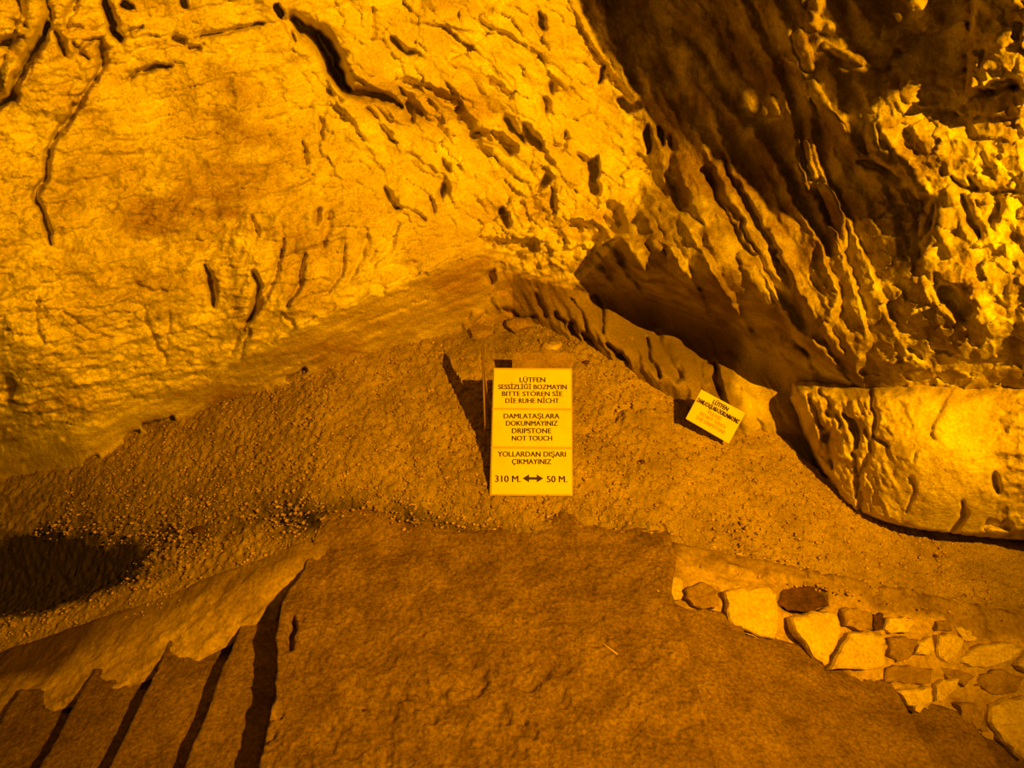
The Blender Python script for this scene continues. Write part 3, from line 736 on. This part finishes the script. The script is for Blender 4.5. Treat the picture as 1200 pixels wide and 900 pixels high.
# ------------------------------------------------------------------ kerb on the left: rough mortar band
kx = np.arange(-2.3, -.60, .006)
ks = np.linspace(0, 1, 60)
KX, KS = np.meshgrid(kx, ks)
stepz = np.interp(KX, [-2.3, -1.9, -1.48, -1.22, -.98, -.76, -.62], [-.50, -.42, -.325, -.255, -.185, -.115, -.06])
kb0 = np.interp(KX, [-2.3, -1.8, -1.3, -.98, -.7], [1.64, 1.66, 1.72, 1.79, 1.90])
kt0 = 2.10 + 0 * KX
prof = np.array([[0, -.05], [.10, .35], [.30, .72], [.55, .96], [1.0, 1.0]])
py_ = np.interp(KS, np.linspace(0, 1, 5), prof[:, 0]); pz_ = np.interp(KS, np.linspace(0, 1, 5), prof[:, 1])
KY = kb0 + (kt0 + .10 - kb0) * py_
KZ = stepz + (top_z(KX) + .012 - stepz) * pz_
nz = .022 * fbm(KX * 6, KS * 3, .5, 4, 601) + .008 * fbm(KX * 25, KS * 12, .5, 3, 603)
fade = smooth(-.70, -.80, KX) * .7 + .3
KY -= nz * fade * (1 - KS); KZ += nz * .7 * fade
KZ -= .10 * smooth(.86, 1, KS)
kst = .5 * smooth(.55, .8, KS + .1 * noise(KX * 9, KS * 4, 1, 7)) + .4 * smooth(-1.35, -1.7, KX) + .9 * smooth(-1.35, -1.6, KX + .1 * noise(KX * 9, KS * 9, 1, 8)) * smooth(.45, .8, KS + .15 * noise(KX * 12, KS * 9, 1, 8))  # painted shade: carries the black pool onto the kerb, darker to the left
P = np.stack([KX, KY, KZ], -1)
kpx, kpy = project(P)
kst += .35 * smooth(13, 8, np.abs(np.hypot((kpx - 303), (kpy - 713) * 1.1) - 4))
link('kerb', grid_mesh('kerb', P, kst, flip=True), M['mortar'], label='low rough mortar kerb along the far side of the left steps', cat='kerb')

# ------------------------------------------------------------------ rubble wall on the right
def rub_top(X): return top_z(X) + .015
def rub_bot(X): return np.interp(X, [.45, .60, .9, 1.2, 1.5, 1.8, 2.2], [.0, -.055, -.17, -.30, -.425, -.56, -.70])
def rub_yb(X): return np.interp(X, [.45, .60, .9, 1.2, 1.5, 1.8, 2.2], [1.93, 1.88, 1.82, 1.76, 1.72, 1.66, 1.60])
rw = empty('rubble_wall', (1.3, 1.9, -.3), 'low wall of pale rubble stones in mortar beside the right steps', 'wall')
kx = np.arange(.50, 2.35, .006)
KX, KS = np.meshgrid(kx, np.linspace(0, 1, 70))
ramp = np.clip(KS / .85, 0, 1)
KY = rub_yb(KX) + (2.10 - rub_yb(KX)) * ramp
KZ = rub_bot(KX) - .02 + (rub_top(KX) - rub_bot(KX) + .02) * ramp ** .8
nz = .028 * fbm(KX * 8, KY * 8, KZ * 8, 4, 641) - .012 + .022 * ridged(KX * 22, KY * 22, .5, 3, 643)
KZ += nz * (.35 + .65 * smooth(.6, .9, KX)); KY -= nz * .6
KY += .10 * smooth(.85, 1, KS); KZ -= .10 * smooth(.88, 1, KS)
P = np.stack([KX, KY, KZ], -1)
rpx, rpy = project(P)
rst = .9 * smooth(.66, .54, KX) + .5 * smooth(.62, .75, KS + .08 * noise(KX * 14, KS * 5, 1, 9)) + .35 * smooth(0, .5, fbm(KX * 14, KY * 14, .5, 4, 645)) + .9 * blob(rpx, rpy, 940, 702, 30, 17, 0, 6)
KZ -= .05 * blob(rpx, rpy, 940, 702, 26, 14, 0, 5)
P = np.stack([KX, KY, KZ], -1)
link('mortar_bed', grid_mesh('mortar_bed', P, rst, flip=True), M['mortar'], rw)


def hit_rub(px, py):
    r = ray(np.array(float(px)), np.array(float(py))).reshape(3)
    best = None
    for Y in np.linspace(1.5, 2.3, 321):
        t = Y / r[1]; X = r[0] * t; z = CAM[2] + r[2] * t
        a = float(np.clip((Y - rub_yb(X)) / (2.10 - rub_yb(X)), 0, 1))
        h = float(rub_bot(X)) + (float(rub_top(X)) - float(rub_bot(X))) * a ** .8 if Y < 2.1 else float(soil_h(np.array(X), np.array(Y)))
        if z <= h:
            best = np.array([X, Y, h]); break
    return best if best is not None else np.array([X, 2.3, h])


RN = np.array([0, -.72, .69])


def stone_mesh(outline, proud, seed, depth=.05):
    """irregular block: measured outline laid on the sloping face, tapered rim, uneven face"""
    pts = [hit_rub(x, y) for x, y in outline]
    # subdivide outline with jitter
    r = np.random.default_rng(seed)
    ring = []
    for i in range(len(pts)):
        a, b = pts[i], pts[(i + 1) % len(pts)]
        for t in (0, .33, .67):
            j = r.normal(0, .0035, 3) if t else 0
            ring.append(a + (b - a) * t + j)
    ring = np.array(ring)
    c = ring.mean(0)
    n = len(ring)
    V = []; Fc = []
    levels = [(-depth, 1.0), (proud * .35, 1.0), (proud * .8, .94), (proud, .82), (proud * 1.05, .45)]
    tilt = r.normal(0, .12, 3)
    for h, sc_ in levels:
        for p in ring:
            q = c + (p - c) * sc_
            hh = h + (np.dot(q - c, tilt) if h > 0 else 0) + (r.normal(0, .0016) if h > 0 else 0)
            V.append(q + RN * hh)
    V.append(c + RN * proud * 1.08)
    for k in range(len(levels) - 1):
        for i in range(n):
            j = (i + 1) % n
            Fc.append((k * n + i, k * n + j, (k + 1) * n + j, (k + 1) * n + i))
    k = len(levels) - 1
    for i in range(n):
        Fc.append((k * n + i, k * n + (i + 1) % n, len(V) - 1))
    me = raw_mesh('stone', V, Fc)
    bm = bmesh.new(); bm.from_mesh(me); bmesh.ops.recalc_face_normals(bm, faces=bm.faces); bm.to_mesh(me); bm.free()
    return me


RS = [
    ([(764, 680), (780, 675), (797, 677), (800, 690), (797, 703), (776, 704), (765, 694)], .030, 'stone'),
    ([(806, 688), (824, 682), (838, 690), (843, 704), (838, 714), (815, 712), (802, 702)], .018, 'stonedark'),
    ([(846, 694), (866, 688), (900, 688), (908, 696), (912, 728), (908, 750), (882, 742), (856, 732), (850, 716)], .024, 'stone'),
    ([(914, 692), (930, 687), (952, 688), (966, 700), (971, 710), (950, 719), (922, 716), (911, 706)], .012, 'darkrock'),
    ([(921, 724), (945, 718), (970, 716), (982, 722), (987, 738), (974, 764), (962, 781), (948, 770), (932, 746)], .035, 'stone'),
    ([(992, 742), (1012, 741), (1034, 744), (1036, 762), (1032, 782), (1000, 784), (966, 785), (980, 764)], .030, 'stone'),
    ([(984, 714), (1004, 713), (1020, 718), (1022, 738), (1004, 739), (988, 734)], .020, 'stonedark'),
    ([(1023, 720), (1036, 720), (1034, 738), (1024, 738)], .004, 'darkrock'),
    ([(1036, 724), (1056, 722), (1070, 728), (1062, 742), (1046, 743), (1034, 738)], .024, 'stone'),
    ([(1040, 748), (1060, 746), (1074, 750), (1066, 770), (1050, 776), (1040, 768)], .016, 'stonedark'),
    ([(1072, 752), (1090, 746), (1092, 762), (1084, 768), (1068, 768)], .024, 'stone'),
    ([(1094, 744), (1112, 742), (1128, 748), (1122, 764), (1106, 776), (1096, 770)], .026, 'stone'),
    ([(1116, 735), (1134, 738), (1142, 750), (1128, 752)], .022, 'stone'),
    ([(1132, 762), (1150, 754), (1176, 752), (1194, 758), (1182, 774), (1158, 783), (1134, 782), (1122, 772)], .032, 'stone'),
    ([(1046, 810), (1068, 806), (1088, 804), (1090, 822), (1074, 836), (1060, 826)], .028, 'stone'),
    ([(1092, 802), (1106, 797), (1121, 795), (1118, 806), (1100, 820), (1092, 822)], .028, 'stone'),
    ([(1158, 826), (1176, 818), (1206, 816), (1222, 840), (1214, 880), (1192, 890), (1170, 868), (1156, 846)], .034, 'stone'),
    ([(1200, 762), (1226, 764), (1232, 786), (1206, 790), (1190, 780)], .028, 'stone'),
    ([(1100, 782), (1124, 786), (1140, 794), (1128, 806), (1108, 796)], .014, 'stonedark'),
    ([(1146, 790), (1172, 784), (1196, 794), (1190, 812), (1160, 814), (1142, 804)], .016, 'stonedark'),
    ([(1038, 784), (1066, 780), (1092, 784), (1090, 800), (1060, 802), (1036, 800)], .010, 'stonedark'),
    ([(1122, 826), (1142, 824), (1152, 842), (1158, 858), (1140, 856), (1124, 842)], .010, 'stonedark'),
    ([(1094, 728), (1112, 728), (1114, 740), (1096, 740)], .014, 'stonedark'),
    ([(1236, 770), (1268, 776), (1280, 800), (1250, 812), (1232, 796)], .028, 'stone'),
    ([(1228, 830), (1262, 826), (1280, 860), (1250, 884), (1226, 866)], .026, 'stone'),
]
for i, (ol, pr, mt) in enumerate(RS):
    o = link('stone', stone_mesh(ol, pr, 900 + i), M[mt], rw, smooth_shade=False)
    if mt == 'darkrock': o['label'] = 'dark purplish-brown stone'

# ------------------------------------------------------------------ loose grit: too many grains to count
def ico(sub=1):
    bm = bmesh.new(); bmesh.ops.create_icosphere(bm, subdivisions=sub, radius=1.0)
    V = np.array([v.co[:] for v in bm.verts]); Fc = np.array([[v.index for v in f.verts] for f in bm.faces]); bm.free()
    return V, Fc


def scatter_mesh(name, pos, size, seed):
    V0, F0 = ico(1)
    r = np.random.default_rng(seed)
    n = len(pos)
    sc3 = size[:, None] * r.uniform(.55, 1.2, (n, 3)) * np.array([1, 1, .65])
    ang = r.uniform(0, 6.28, n)
    V = V0[None] * (1 + .25 * r.normal(size=(n, len(V0), 1))) * sc3[:, None]
    c, s = np.cos(ang)[:, None], np.sin(ang)[:, None]
    X = V[..., 0] * c - V[..., 1] * s; Yv = V[..., 0] * s + V[..., 1] * c
    V = np.stack([X, Yv, V[..., 2]], -1) + pos[:, None]
    Fc = F0[None] + (np.arange(n) * len(V0))[:, None, None]
    q = Fc.reshape(-1, 3).astype(np.int32); V = V.reshape(-1, 3).astype(np.float32)
    me = bpy.data.meshes.new(name)
    me.vertices.add(len(V)); me.vertices.foreach_set('co', V.ravel())
    me.loops.add(q.size); me.loops.foreach_set('vertex_index', q.ravel())
    me.polygons.add(len(q)); me.polygons.foreach_set('loop_start', np.arange(0, q.size, 3, dtype=np.int32))
    me.update(calc_edges=True)
    return me


n = 34000
gxx = rng.uniform(-2.0, 1.9, n); gyy = 2.02 + 1.38 * rng.random(n) ** 1.1
gz = soil_h(gxx, gyy) + .012 * fbm(gxx * 4, gyy * 4, .3, 4, 301)
gpx, gpy = project(np.stack([gxx, gyy, gz], -1))
dens = (.42 * smooth(1.98, 2.25, gyy)) + .35 * blob(gpx, gpy, 450, 570, 260, 70, 0, 3) + .35 * fbm(gxx * 5, gyy * 5, .3, 3, 333) - .9 * smooth(.3, .8, blob(gpx, gpy, 5, 680, 190, 50, -9, 2)) - .6 * blob(gpx, gpy, 415, 608, 130, 24, 5, 2) * smooth(-.3, .2, fbm(gpx / 18, gpy / 12, .5, 3, 314))
dens = np.where((gpx > 680) & (gpy < np.interp(gpx, [c[0] for c in CT], [c[1] for c in CT]) + 2), 0, dens)
kp = rng.random(n) < dens
pos = np.stack([gxx, gyy, gz + .001], -1)[kp]
sz = .0034 + .0065 * rng.random(len(pos)) ** 3
link('gravel', scatter_mesh('gravel', pos, sz, 5), M['grit'], kind='stuff', label='fine grit and pebbles strewn over the soil slope', cat='gravel', smooth_shade=False)


# ------------------------------------------------------------------ sign boards
def font_mesh(text, size, bold=0.0, sx=1.0):
    cu = bpy.data.curves.new('t', 'FONT')
    cu.body = text; cu.size = size; cu.align_x = 'CENTER'; cu.align_y = 'CENTER'; cu.offset = bold; cu.extrude = .0003
    cu.resolution_u = 3
    ob = bpy.data.objects.new('t', cu); C.objects.link(ob)
    dg = bpy.context.evaluated_depsgraph_get(); dg.update()
    me = bpy.data.meshes.new_from_object(ob.evaluated_get(dg))
    bpy.data.objects.remove(ob)
    V = np.array([v.co[:] for v in me.vertices])
    if len(V):
        V[:, 0] *= sx
        me.vertices.foreach_set('co', V.ravel())
    wd = V[:, 0].max() - V[:, 0].min()
    return me, wd


class Board:
    """flat board in space given by its base centre, lean (from upright) and turn in its own plane"""
    def __init__(s, base_px, lean, roll=0.0, yaw=0.0, lift=0.0):
        Y = hit_soil(*base_px)
        s.o = at_y(np.array(float(base_px[0])), np.array(float(base_px[1])), Y) + np.array([0, 0, lift])
        m = Euler((math.pi / 2 - math.radians(lean), 0, math.radians(yaw))).to_matrix()
        m = np.array(m)
        s.ex, s.ey, s.n = m[:, 0], m[:, 1], m[:, 2]
    def hit(s, px, py):
        r = ray(np.array(float(px)), np.array(float(py))).reshape(3)
        t = np.dot(s.o - CAM, s.n) / np.dot(r, s.n)
        return CAM + r * t
    def quad(s, pxs):
        P = [s.hit(*p) for p in pxs]
        return P


def plate(name, P, n, th, mat, parent, off=0.0, label=None):
    """a thin plate with corners P (counter-clockwise), thickness th behind the face"""
    P = np.array(P) + n * off
    V = list(P) + list(P - n * th)
    Fc = [(0, 1, 2, 3), (7, 6, 5, 4)] + [((i + 1) % 4, i, i + 4, (i + 1) % 4 + 4) for i in range(4)]
    me = raw_mesh(name, V, Fc)
    bm = bmesh.new(); bm.from_mesh(me)
    bmesh.ops.recalc_face_normals(bm, faces=bm.faces)
    bmesh.ops.bevel(bm, geom=list(bm.edges), offset=min(th * .3, .0012), segments=1, affect='EDGES')
    bm.to_mesh(me); bm.free()
    return link(name, me, mat, parent, label=label, smooth_shade=False)


def lettering(text, B, a, b, hpx, mat, parent, bold=0.0, off=.0012):
    """text between two image points on the board (its left and right end), cap height in pixels"""
    A = B.hit(*a); Bp = B.hit(*b)
    mid = (A + Bp) / 2
    ex = (Bp - A); W = np.linalg.norm(ex); ex /= W
    ey = np.cross(B.n, ex)
    mp = project(mid[None]); up = project((mid + ey * .1)[None])
    ppm = np.hypot(up[0] - mp[0], up[1] - mp[1])[0] / .1
    cap = hpx / ppm
    me, wd = font_mesh(text, cap / .70, bold)
    k = W / wd
    V = np.array([v.co[:] for v in me.vertices])
    V[:, 0] -= (V[:, 0].max() + V[:, 0].min()) / 2
    yc = cap / 2
    V[:, 1] -= 0
    Q = mid + np.outer(V[:, 0] * k, ex) + np.outer(V[:, 1], ey) + np.outer(V[:, 2] + off, B.n)
    fs = [tuple(p.vertices) for p in me.polygons]
    nq = len(Q); hw = .035 * cap
    QQ = np.concatenate([Q + ex * d for d in (-hw, 0, hw)]); QQ[nq:2 * nq] += B.n * .0001; QQ[2 * nq:] += B.n * .0002
    me = raw_mesh('lettering', QQ, [tuple(v + k * nq for v in f) for k in range(3) for f in fs])
    return link('lettering', me, mat, parent, smooth_shade=False)


def rod(name, pts, r, mat, parent, label=None):
    V = []; Fc = []; n = 8
    for i, p in enumerate(pts):
        p = np.array(p)
        d = np.array(pts[min(i + 1, len(pts) - 1)]) - np.array(pts[max(i - 1, 0)]); d = d / np.linalg.norm(d)
        a = np.cross(d, [0, 1, .1]); a /= np.linalg.norm(a); b = np.cross(d, a)
        for k in range(n):
            t = 2 * math.pi * k / n
            V.append(p + r * (math.cos(t) * a + math.sin(t) * b))
    for i in range(len(pts) - 1):
        for k in range(n):
            Fc.append((i * n + k, i * n + (k + 1) % n, (i + 1) * n + (k + 1) % n, (i + 1) * n + k))
    Fc.append(tuple(range(n))[::-1]); Fc.append(tuple(range((len(pts) - 1) * n, len(pts) * n)))
    return link(name, raw_mesh(name, V, Fc), mat, parent, label=label)


BIG = Board((623, 580), 47, lift=.016)
sg = empty('notice_sign', BIG.o, 'tall sign of three stacked yellow-lit notice panels with a double arrow', 'sign')
plate('backing_board', BIG.quad([(573.5, 580.5), (671.5, 581), (670.5, 431), (578, 430.5)]), BIG.n, .006, M['rim'], sg, off=-.0035)
for q in ([(575.3, 579), (670, 579.5), (669.6, 526.5), (576.4, 525.5)], [(576.5, 523.2), (669.6, 523.8), (669.3, 481), (577.5, 480)], [(577.6, 478), (669.2, 478.6), (668.8, 433.2), (579, 432.6)]):
    plate('panel', BIG.quad(q), BIG.n, .004, M['board'], sg)
TX = [('LÜTFEN', (609, 445.5), (639, 445.5), 5.6), ('SESSİZLİĞİ BOZMAYIN', (584, 453.7), (664, 453.9), 5.6), ('BITTE STÖREN SİE', (588.5, 461.8), (659, 462), 5.6), ('DİE RUHE NİCHT', (592.5, 470), (655, 470), 5.6),
      ('DAMLATAŞLARA', (590.5, 488), (655.5, 488), 5.8), ('DOKUNMAYINIZ', (593, 496.4), (653.5, 496.5), 5.8), ('DRIPSTONE', (600, 505.2), (646, 505.3), 5.8), ('NOT TOUCH', (600, 514), (647, 514), 5.8),
      ('YOLLARDAN DIŞARI', (583.5, 532.5), (663, 532.7), 6.0), ('ÇIKMAYINIZ', (600, 541.3), (646, 541.5), 6.0), ('310 M.', (580.3, 561.6), (610, 561.7), 7.6), ('50 M.', (641, 562), (664.5, 562), 7.6)]
for t, a, b, h in TX:
    lettering(t, BIG, a, b, h, M['ink'], sg)
# double arrow
ap = [(612.5, 560.6), (620, 556), (620, 559.2), (629, 559.3), (629, 556.2), (636.8, 560.8), (629, 565.4), (629, 562.2), (620, 562.1), (620, 565.2)]
V = [BIG.hit(*p) + BIG.n * .0016 for p in ap]
link('arrow', raw_mesh('arrow', V, [(0, 9, 8, 2, 1), (2, 8, 7, 3), (4, 3, 7, 6, 5)]), M['ink'], sg, smooth_shade=False)
# rear plate and the two thin stakes that carry the sign
REAR = Board((636, 470), 30)
plate('rear_plate', REAR.quad([(600, 466), (671, 466), (670, 413.5), (600, 413)]), REAR.n, .006, M['stonedark'], sg)
yb_ = hit_soil(570, 536)
g0 = at_y(np.array(569.5), np.array(537.), yb_)
tp = at_y(np.array(565.), np.array(406.), yb_ + .22)
g1 = at_y(np.array(574.5), np.array(492.), yb_ + .12)
rod('stake', [g0 - np.array([0, 0, .03]), (g0 + tp) / 2, tp], .0034, M['steel'], sg)
rod('stake', [g1 - np.array([0, 0, .02]), tp - (tp - g1) * .12], .0026, M['steel'], sg)
# narrow plate held between the stakes, seen edge-on
e0 = g0 + (tp - g0) * .2; e1 = g0 + (tp - g0) * .96
back = np.array([.0, .12, .036])
side_n = np.cross(e1 - e0, back); side_n /= np.linalg.norm(side_n)
plate('side_plate', [e0, e0 + back, e1 + back * .8, e1], side_n, .003, M['steel'], sg)

SM = Board((833, 516), 16, lift=.05)
ss = empty('notice_sign', SM.o, 'small tilted notice sign lying askew on the slope under the overhang', 'sign')
c4 = [(801.5, 488.5), (851.5, 517.5), (871, 482), (819.5, 454.5)]
cx_, cy2 = 835.9, 485.6
plate('panel', SM.quad(c4), SM.n, .006, M['board'], ss, off=.03)


def sm_pt(u, v):  # u along the top edge 0..1, v down 0..1
    a = np.array(c4[3]) + (np.array(c4[2]) - np.array(c4[3])) * u
    b = np.array(c4[0]) + (np.array(c4[1]) - np.array(c4[0])) * u
    return tuple(a + (b - a) * v)


for t, u0, u1, v, h, mt, bo in (('LÜTFEN', .32, .66, .15, 5.0, 'ink', .0004), ('DAMLATAŞLARA DOKUNMAYINIZ', .03, .97, .32, 5.0, 'ink', .0004), ('PLEASE', .33, .62, .49, 4.2, 'ink_faded', 0.0), ('DO NOT TOUCH', .20, .78, .64, 4.2, 'ink_faded', 0.0), ('THE DRIPSTONE', .16, .82, .79, 4.2, 'ink_faded', 0.0)):
    lettering(t, SM, sm_pt(u0, v), sm_pt(u1, v), h, M[mt], ss, bold=bo, off=.0312)


# ------------------------------------------------------------------ loose stones one can point at
def rock_mesh(name, r, seed, flat=.7, sub=3, rough=.25):
    bm = bmesh.new(); bmesh.ops.create_icosphere(bm, subdivisions=sub, radius=1.0)
    V = np.array([v.co[:] for v in bm.verts]); Fc = [[v.index for v in f.verts] for f in bm.faces]; bm.free()
    rr = np.random.default_rng(seed)
    for _ in range(9):                       # knock off planar chips
        n = rr.normal(size=3); n /= np.linalg.norm(n); h = rr.uniform(.62, .9)
        d = V @ n
        V = V - np.outer(np.clip(d - h, 0, None), n)
    V *= (1 + rough * .3 * fbm(V[:, 0] * 2 + seed, V[:, 1] * 2, V[:, 2] * 2, 3, seed))[:, None]
    V = V * np.array([r * rr.uniform(.9, 1.25), r * rr.uniform(.7, 1.0), r * flat])
    return raw_mesh(name, V, Fc)


def put_rock(px, py, wpx, label, mat='stone', cat='stone', on='soil', flat=.6, sub=2, rot=0.0, name='stone', group=None):
    if on == 'soil':
        Y = hit_soil(px, py); p = at_y(np.array(float(px)), np.array(float(py)), Y)
    else:
        r = ray(np.array(float(px)), np.array(float(py))).reshape(3); t = -CAM[2] / r[2]; p = CAM + r * t
    d = float((p - CAM) @ FW)
    rad = wpx / F * d / 2
    me = rock_mesh(name, rad, int(px * 7 + py), flat, sub)
    o = link(name, me, M[mat], label=label, cat=cat, group=group, smooth_shade=False)
    o.location = p + np.array([0, 0, rad * flat * .25]); o.rotation_euler = (0, 0, rot)
    return o


put_rock(606, 385, 34, 'brown rounded stone in the hollow where the two cave walls meet', 'stonedark', sub=3)
put_rock(584, 366, 20, 'pale chip leaning in the corner just left of the brown rounded stone', 'stone', rot=.6)
put_rock(561, 392, 30, 'dull lump at the foot of the left wall behind the stakes of the tall sign', 'stonedark', sub=3)
put_rock(648, 407, 24, 'flat pale stone on the slope just above the tall sign', 'stone', flat=.4)
put_rock(752, 542, 9, 'small dark pebble on the slope right of the tall sign', 'darkrock')
put_rock(687, 425, 9, 'small dark pebble above the right corner of the tall sign', 'darkrock')
put_rock(233, 622, 16, 'dark stone on the soil at the edge of the patch of painted black shade', 'darkrock')
put_rock(349, 803, 18, 'dark flat chip on the landing beside the edge of the left steps', 'darkrock', on='landing', flat=.25)
put_rock(427, 834, 9, 'small black pebble at the lower left of the landing', 'darkrock', on='landing')
put_rock(747, 875, 9, 'small black pebble at the lower right of the landing', 'darkrock', on='landing')
put_rock(764, 843, 7, 'tiny black pebble at the lower right of the landing, the farther one', 'darkrock', on='landing')
put_rock(768, 885, 12, 'pale flat chip on the lower right of the landing', 'stone', on='landing', flat=.25)
put_rock(1096, 652, 8, 'small brown pebble on the soil below the boulder', 'darkrock')


def ground_line(pts, on):
    out = []
    for x, y in pts:
        if on == 'soil':
            Y = hit_soil(x, y); out.append(at_y(np.array(float(x)), np.array(float(y)), Y) + np.array([0, 0, .010]))
        else:
            r = ray(np.array(float(x)), np.array(float(y))).reshape(3); out.append(CAM + r * (-(CAM[2] - .011) / r[2]))
    return out


o = rod('straw', ground_line([(702, 751), (713, 759), (724, 767)], 'l'), .0022, M['straw'], None, label='thin pale straw lying on the landing'); o['category'] = 'straw'
o = rod('twig', ground_line([(746, 526), (755, 525), (763, 524)], 's'), .0028, M['darkrock'], None, label='short dark twig on the slope right of the tall sign'); o['category'] = 'twig'


# ------------------------------------------------------------------ cave roof, and an unseen blade added to shade the upper right wall
ol = [(640, -420), (664, -120), (677, 0), (690, 34), (704, 64), (728, 98), (750, 128), (772, 152), (800, 168), (826, 176), (846, 196), (880, 222), (905, 246), (940, 262), (962, 290), (1000, 312), (1040, 330), (1072, 318), (1078, 290), (1082, 250), (1062, 222), (1040, 196), (1018, 160), (1024, 132), (1050, 108), (1066, 104), (1072, 90), (1070, 60), (1068, 0), (1050, -60), (1000, -140), (960, -420)]


def inside(x, y, poly):
    P = np.array(poly, float); r = np.zeros(x.shape, bool)
    for i in range(len(P)):
        a, b = P[i - 1], P[i]
        c = (a[1] > y) != (b[1] > y)
        if a[1] != b[1]:
            r ^= c & (x < (b[0] - a[0]) * (y - a[1]) / (b[1] - a[1]) + a[0])
    return r


gaps = [[(928, 36), (942, 34), (948, 52), (960, 55), (960, 70), (948, 66), (946, 70), (955, 84), (940, 80), (930, 62)], [(964, 46), (982, 46), (992, 60), (1014, 72), (1012, 82), (994, 74), (976, 60)],
        [(948, 93), (966, 100), (974, 120), (982, 138), (998, 138), (992, 154), (970, 160), (968, 142), (960, 120), (950, 108)], [(948, -8), (962, -8), (964, 20), (978, 36), (962, 38), (946, 32), (952, 16)],
        [(1056, -10), (1112, -10), (1114, 10), (1106, 22), (1096, 38), (1078, 30), (1064, 18), (1058, 6)], [(941, 165), (953, 165), (953, 184), (960, 196), (965, 214), (958, 222), (948, 200), (943, 184)],
        [(933, 196), (943, 196), (953, 210), (954, 218), (942, 212)], [(902, 112), (915, 128), (914, 136), (903, 126)], [(966, 224), (976, 232), (988, 256), (1012, 262), (1026, 290), (1044, 324), (1000, 318), (978, 300), (980, 262)],
        [(876, 106), (884, 112), (886, 126), (878, 120)]]  # holes in the added blade that let slivers of light through
hx, hy = np.meshgrid(np.arange(620, 1170, 3.0), np.concatenate([np.arange(-420, -20, 12.0), np.arange(-20, 345, 3.0)]))
qx = hx + 4 * fbm(hx / 14, hy / 14, 1.1, 3, 951); qy = hy + 4 * fbm(hx / 14, hy / 14, 5.1, 3, 953)
inn = inside(qx, qy, ol)
for g in gaps:
    inn &= ~inside(qx, qy, g)
ii = np.clip(np.searchsorted(ys, hy[:, 0]), 0, len(ys) - 1); jj = np.clip(np.searchsorted(xs, hx[0]), 0, len(xs) - 1)
Ys = YW[np.ix_(ii, jj)]
for _ in range(3):       # even out the relief so the blade stays a clean sheet
    Ps = np.pad(Ys, 3, mode='edge')
    Ys = sum(Ps[a:a + Ys.shape[0], b:b + Ys.shape[1]] for a in range(7) for b in range(7)) / 49
W0 = at_y(hx, hy, Ys)
th = .03 + .015 * fbm(hx / 60, hy / 60, 2.2, 3, 955)
lo = W0 + (LAMP - W0) * (.40 - th * .5)[..., None]; hi = W0 + (LAMP - W0) * (.40 + th)[..., None]  # blade set between wall and lamp, shaped by the shadow it should throw
nr, nc = hx.shape
k4 = inn[:-1, :-1] & inn[1:, :-1] & inn[1:, 1:] & inn[:-1, 1:]
V = np.concatenate([lo.reshape(-1, 3), hi.reshape(-1, 3)]); N = nr * nc
Fc = []
kp_ = np.pad(k4, 1)
for j, i in zip(*np.nonzero(k4)):
    a = j * nc + i; b_ = a + 1; c = a + nc + 1; d = a + nc
    Fc.append((a, b_, c, d)); Fc.append((a + N, d + N, c + N, b_ + N))
    if not kp_[j, i + 1]: Fc.append((a, a + N, b_ + N, b_))
    if not kp_[j + 2, i + 1]: Fc.append((d, c, c + N, d + N))
    if not kp_[j + 1, i]: Fc.append((a, d, d + N, a + N))
    if not kp_[j + 1, i + 2]: Fc.append((b_, b_ + N, c + N, c))
me = raw_mesh('ceiling_and_shade_blade', V, Fc)
bm = bmesh.new(); bm.from_mesh(me)
bmesh.ops.delete(bm, geom=[v for v in bm.verts if not v.link_faces], context='VERTS'); bm.to_mesh(me); bm.free()
link('ceiling_and_shade_blade', me, M['stonedark'], kind='structure', label='unseen rock blade added to shade the upper right wall, pierced for lit slivers', smooth_shade=False)
cxg, cyg = np.meshgrid(np.linspace(-3.4, 4.4, 130), np.linspace(-2.5, 4.6, 120))
cz = 4.3 + .25 * fbm(cxg * .8, cyg * .8, .4, 4, 901) + .08 * ridged(cxg * 3, cyg * 3, .2, 3, 905)
link('ceiling_and_shade_blade', grid_mesh('ceiling_and_shade_blade', np.stack([cxg, cyg, cz], -1)), M['stonedark'], kind='structure', label='rough cave roof')
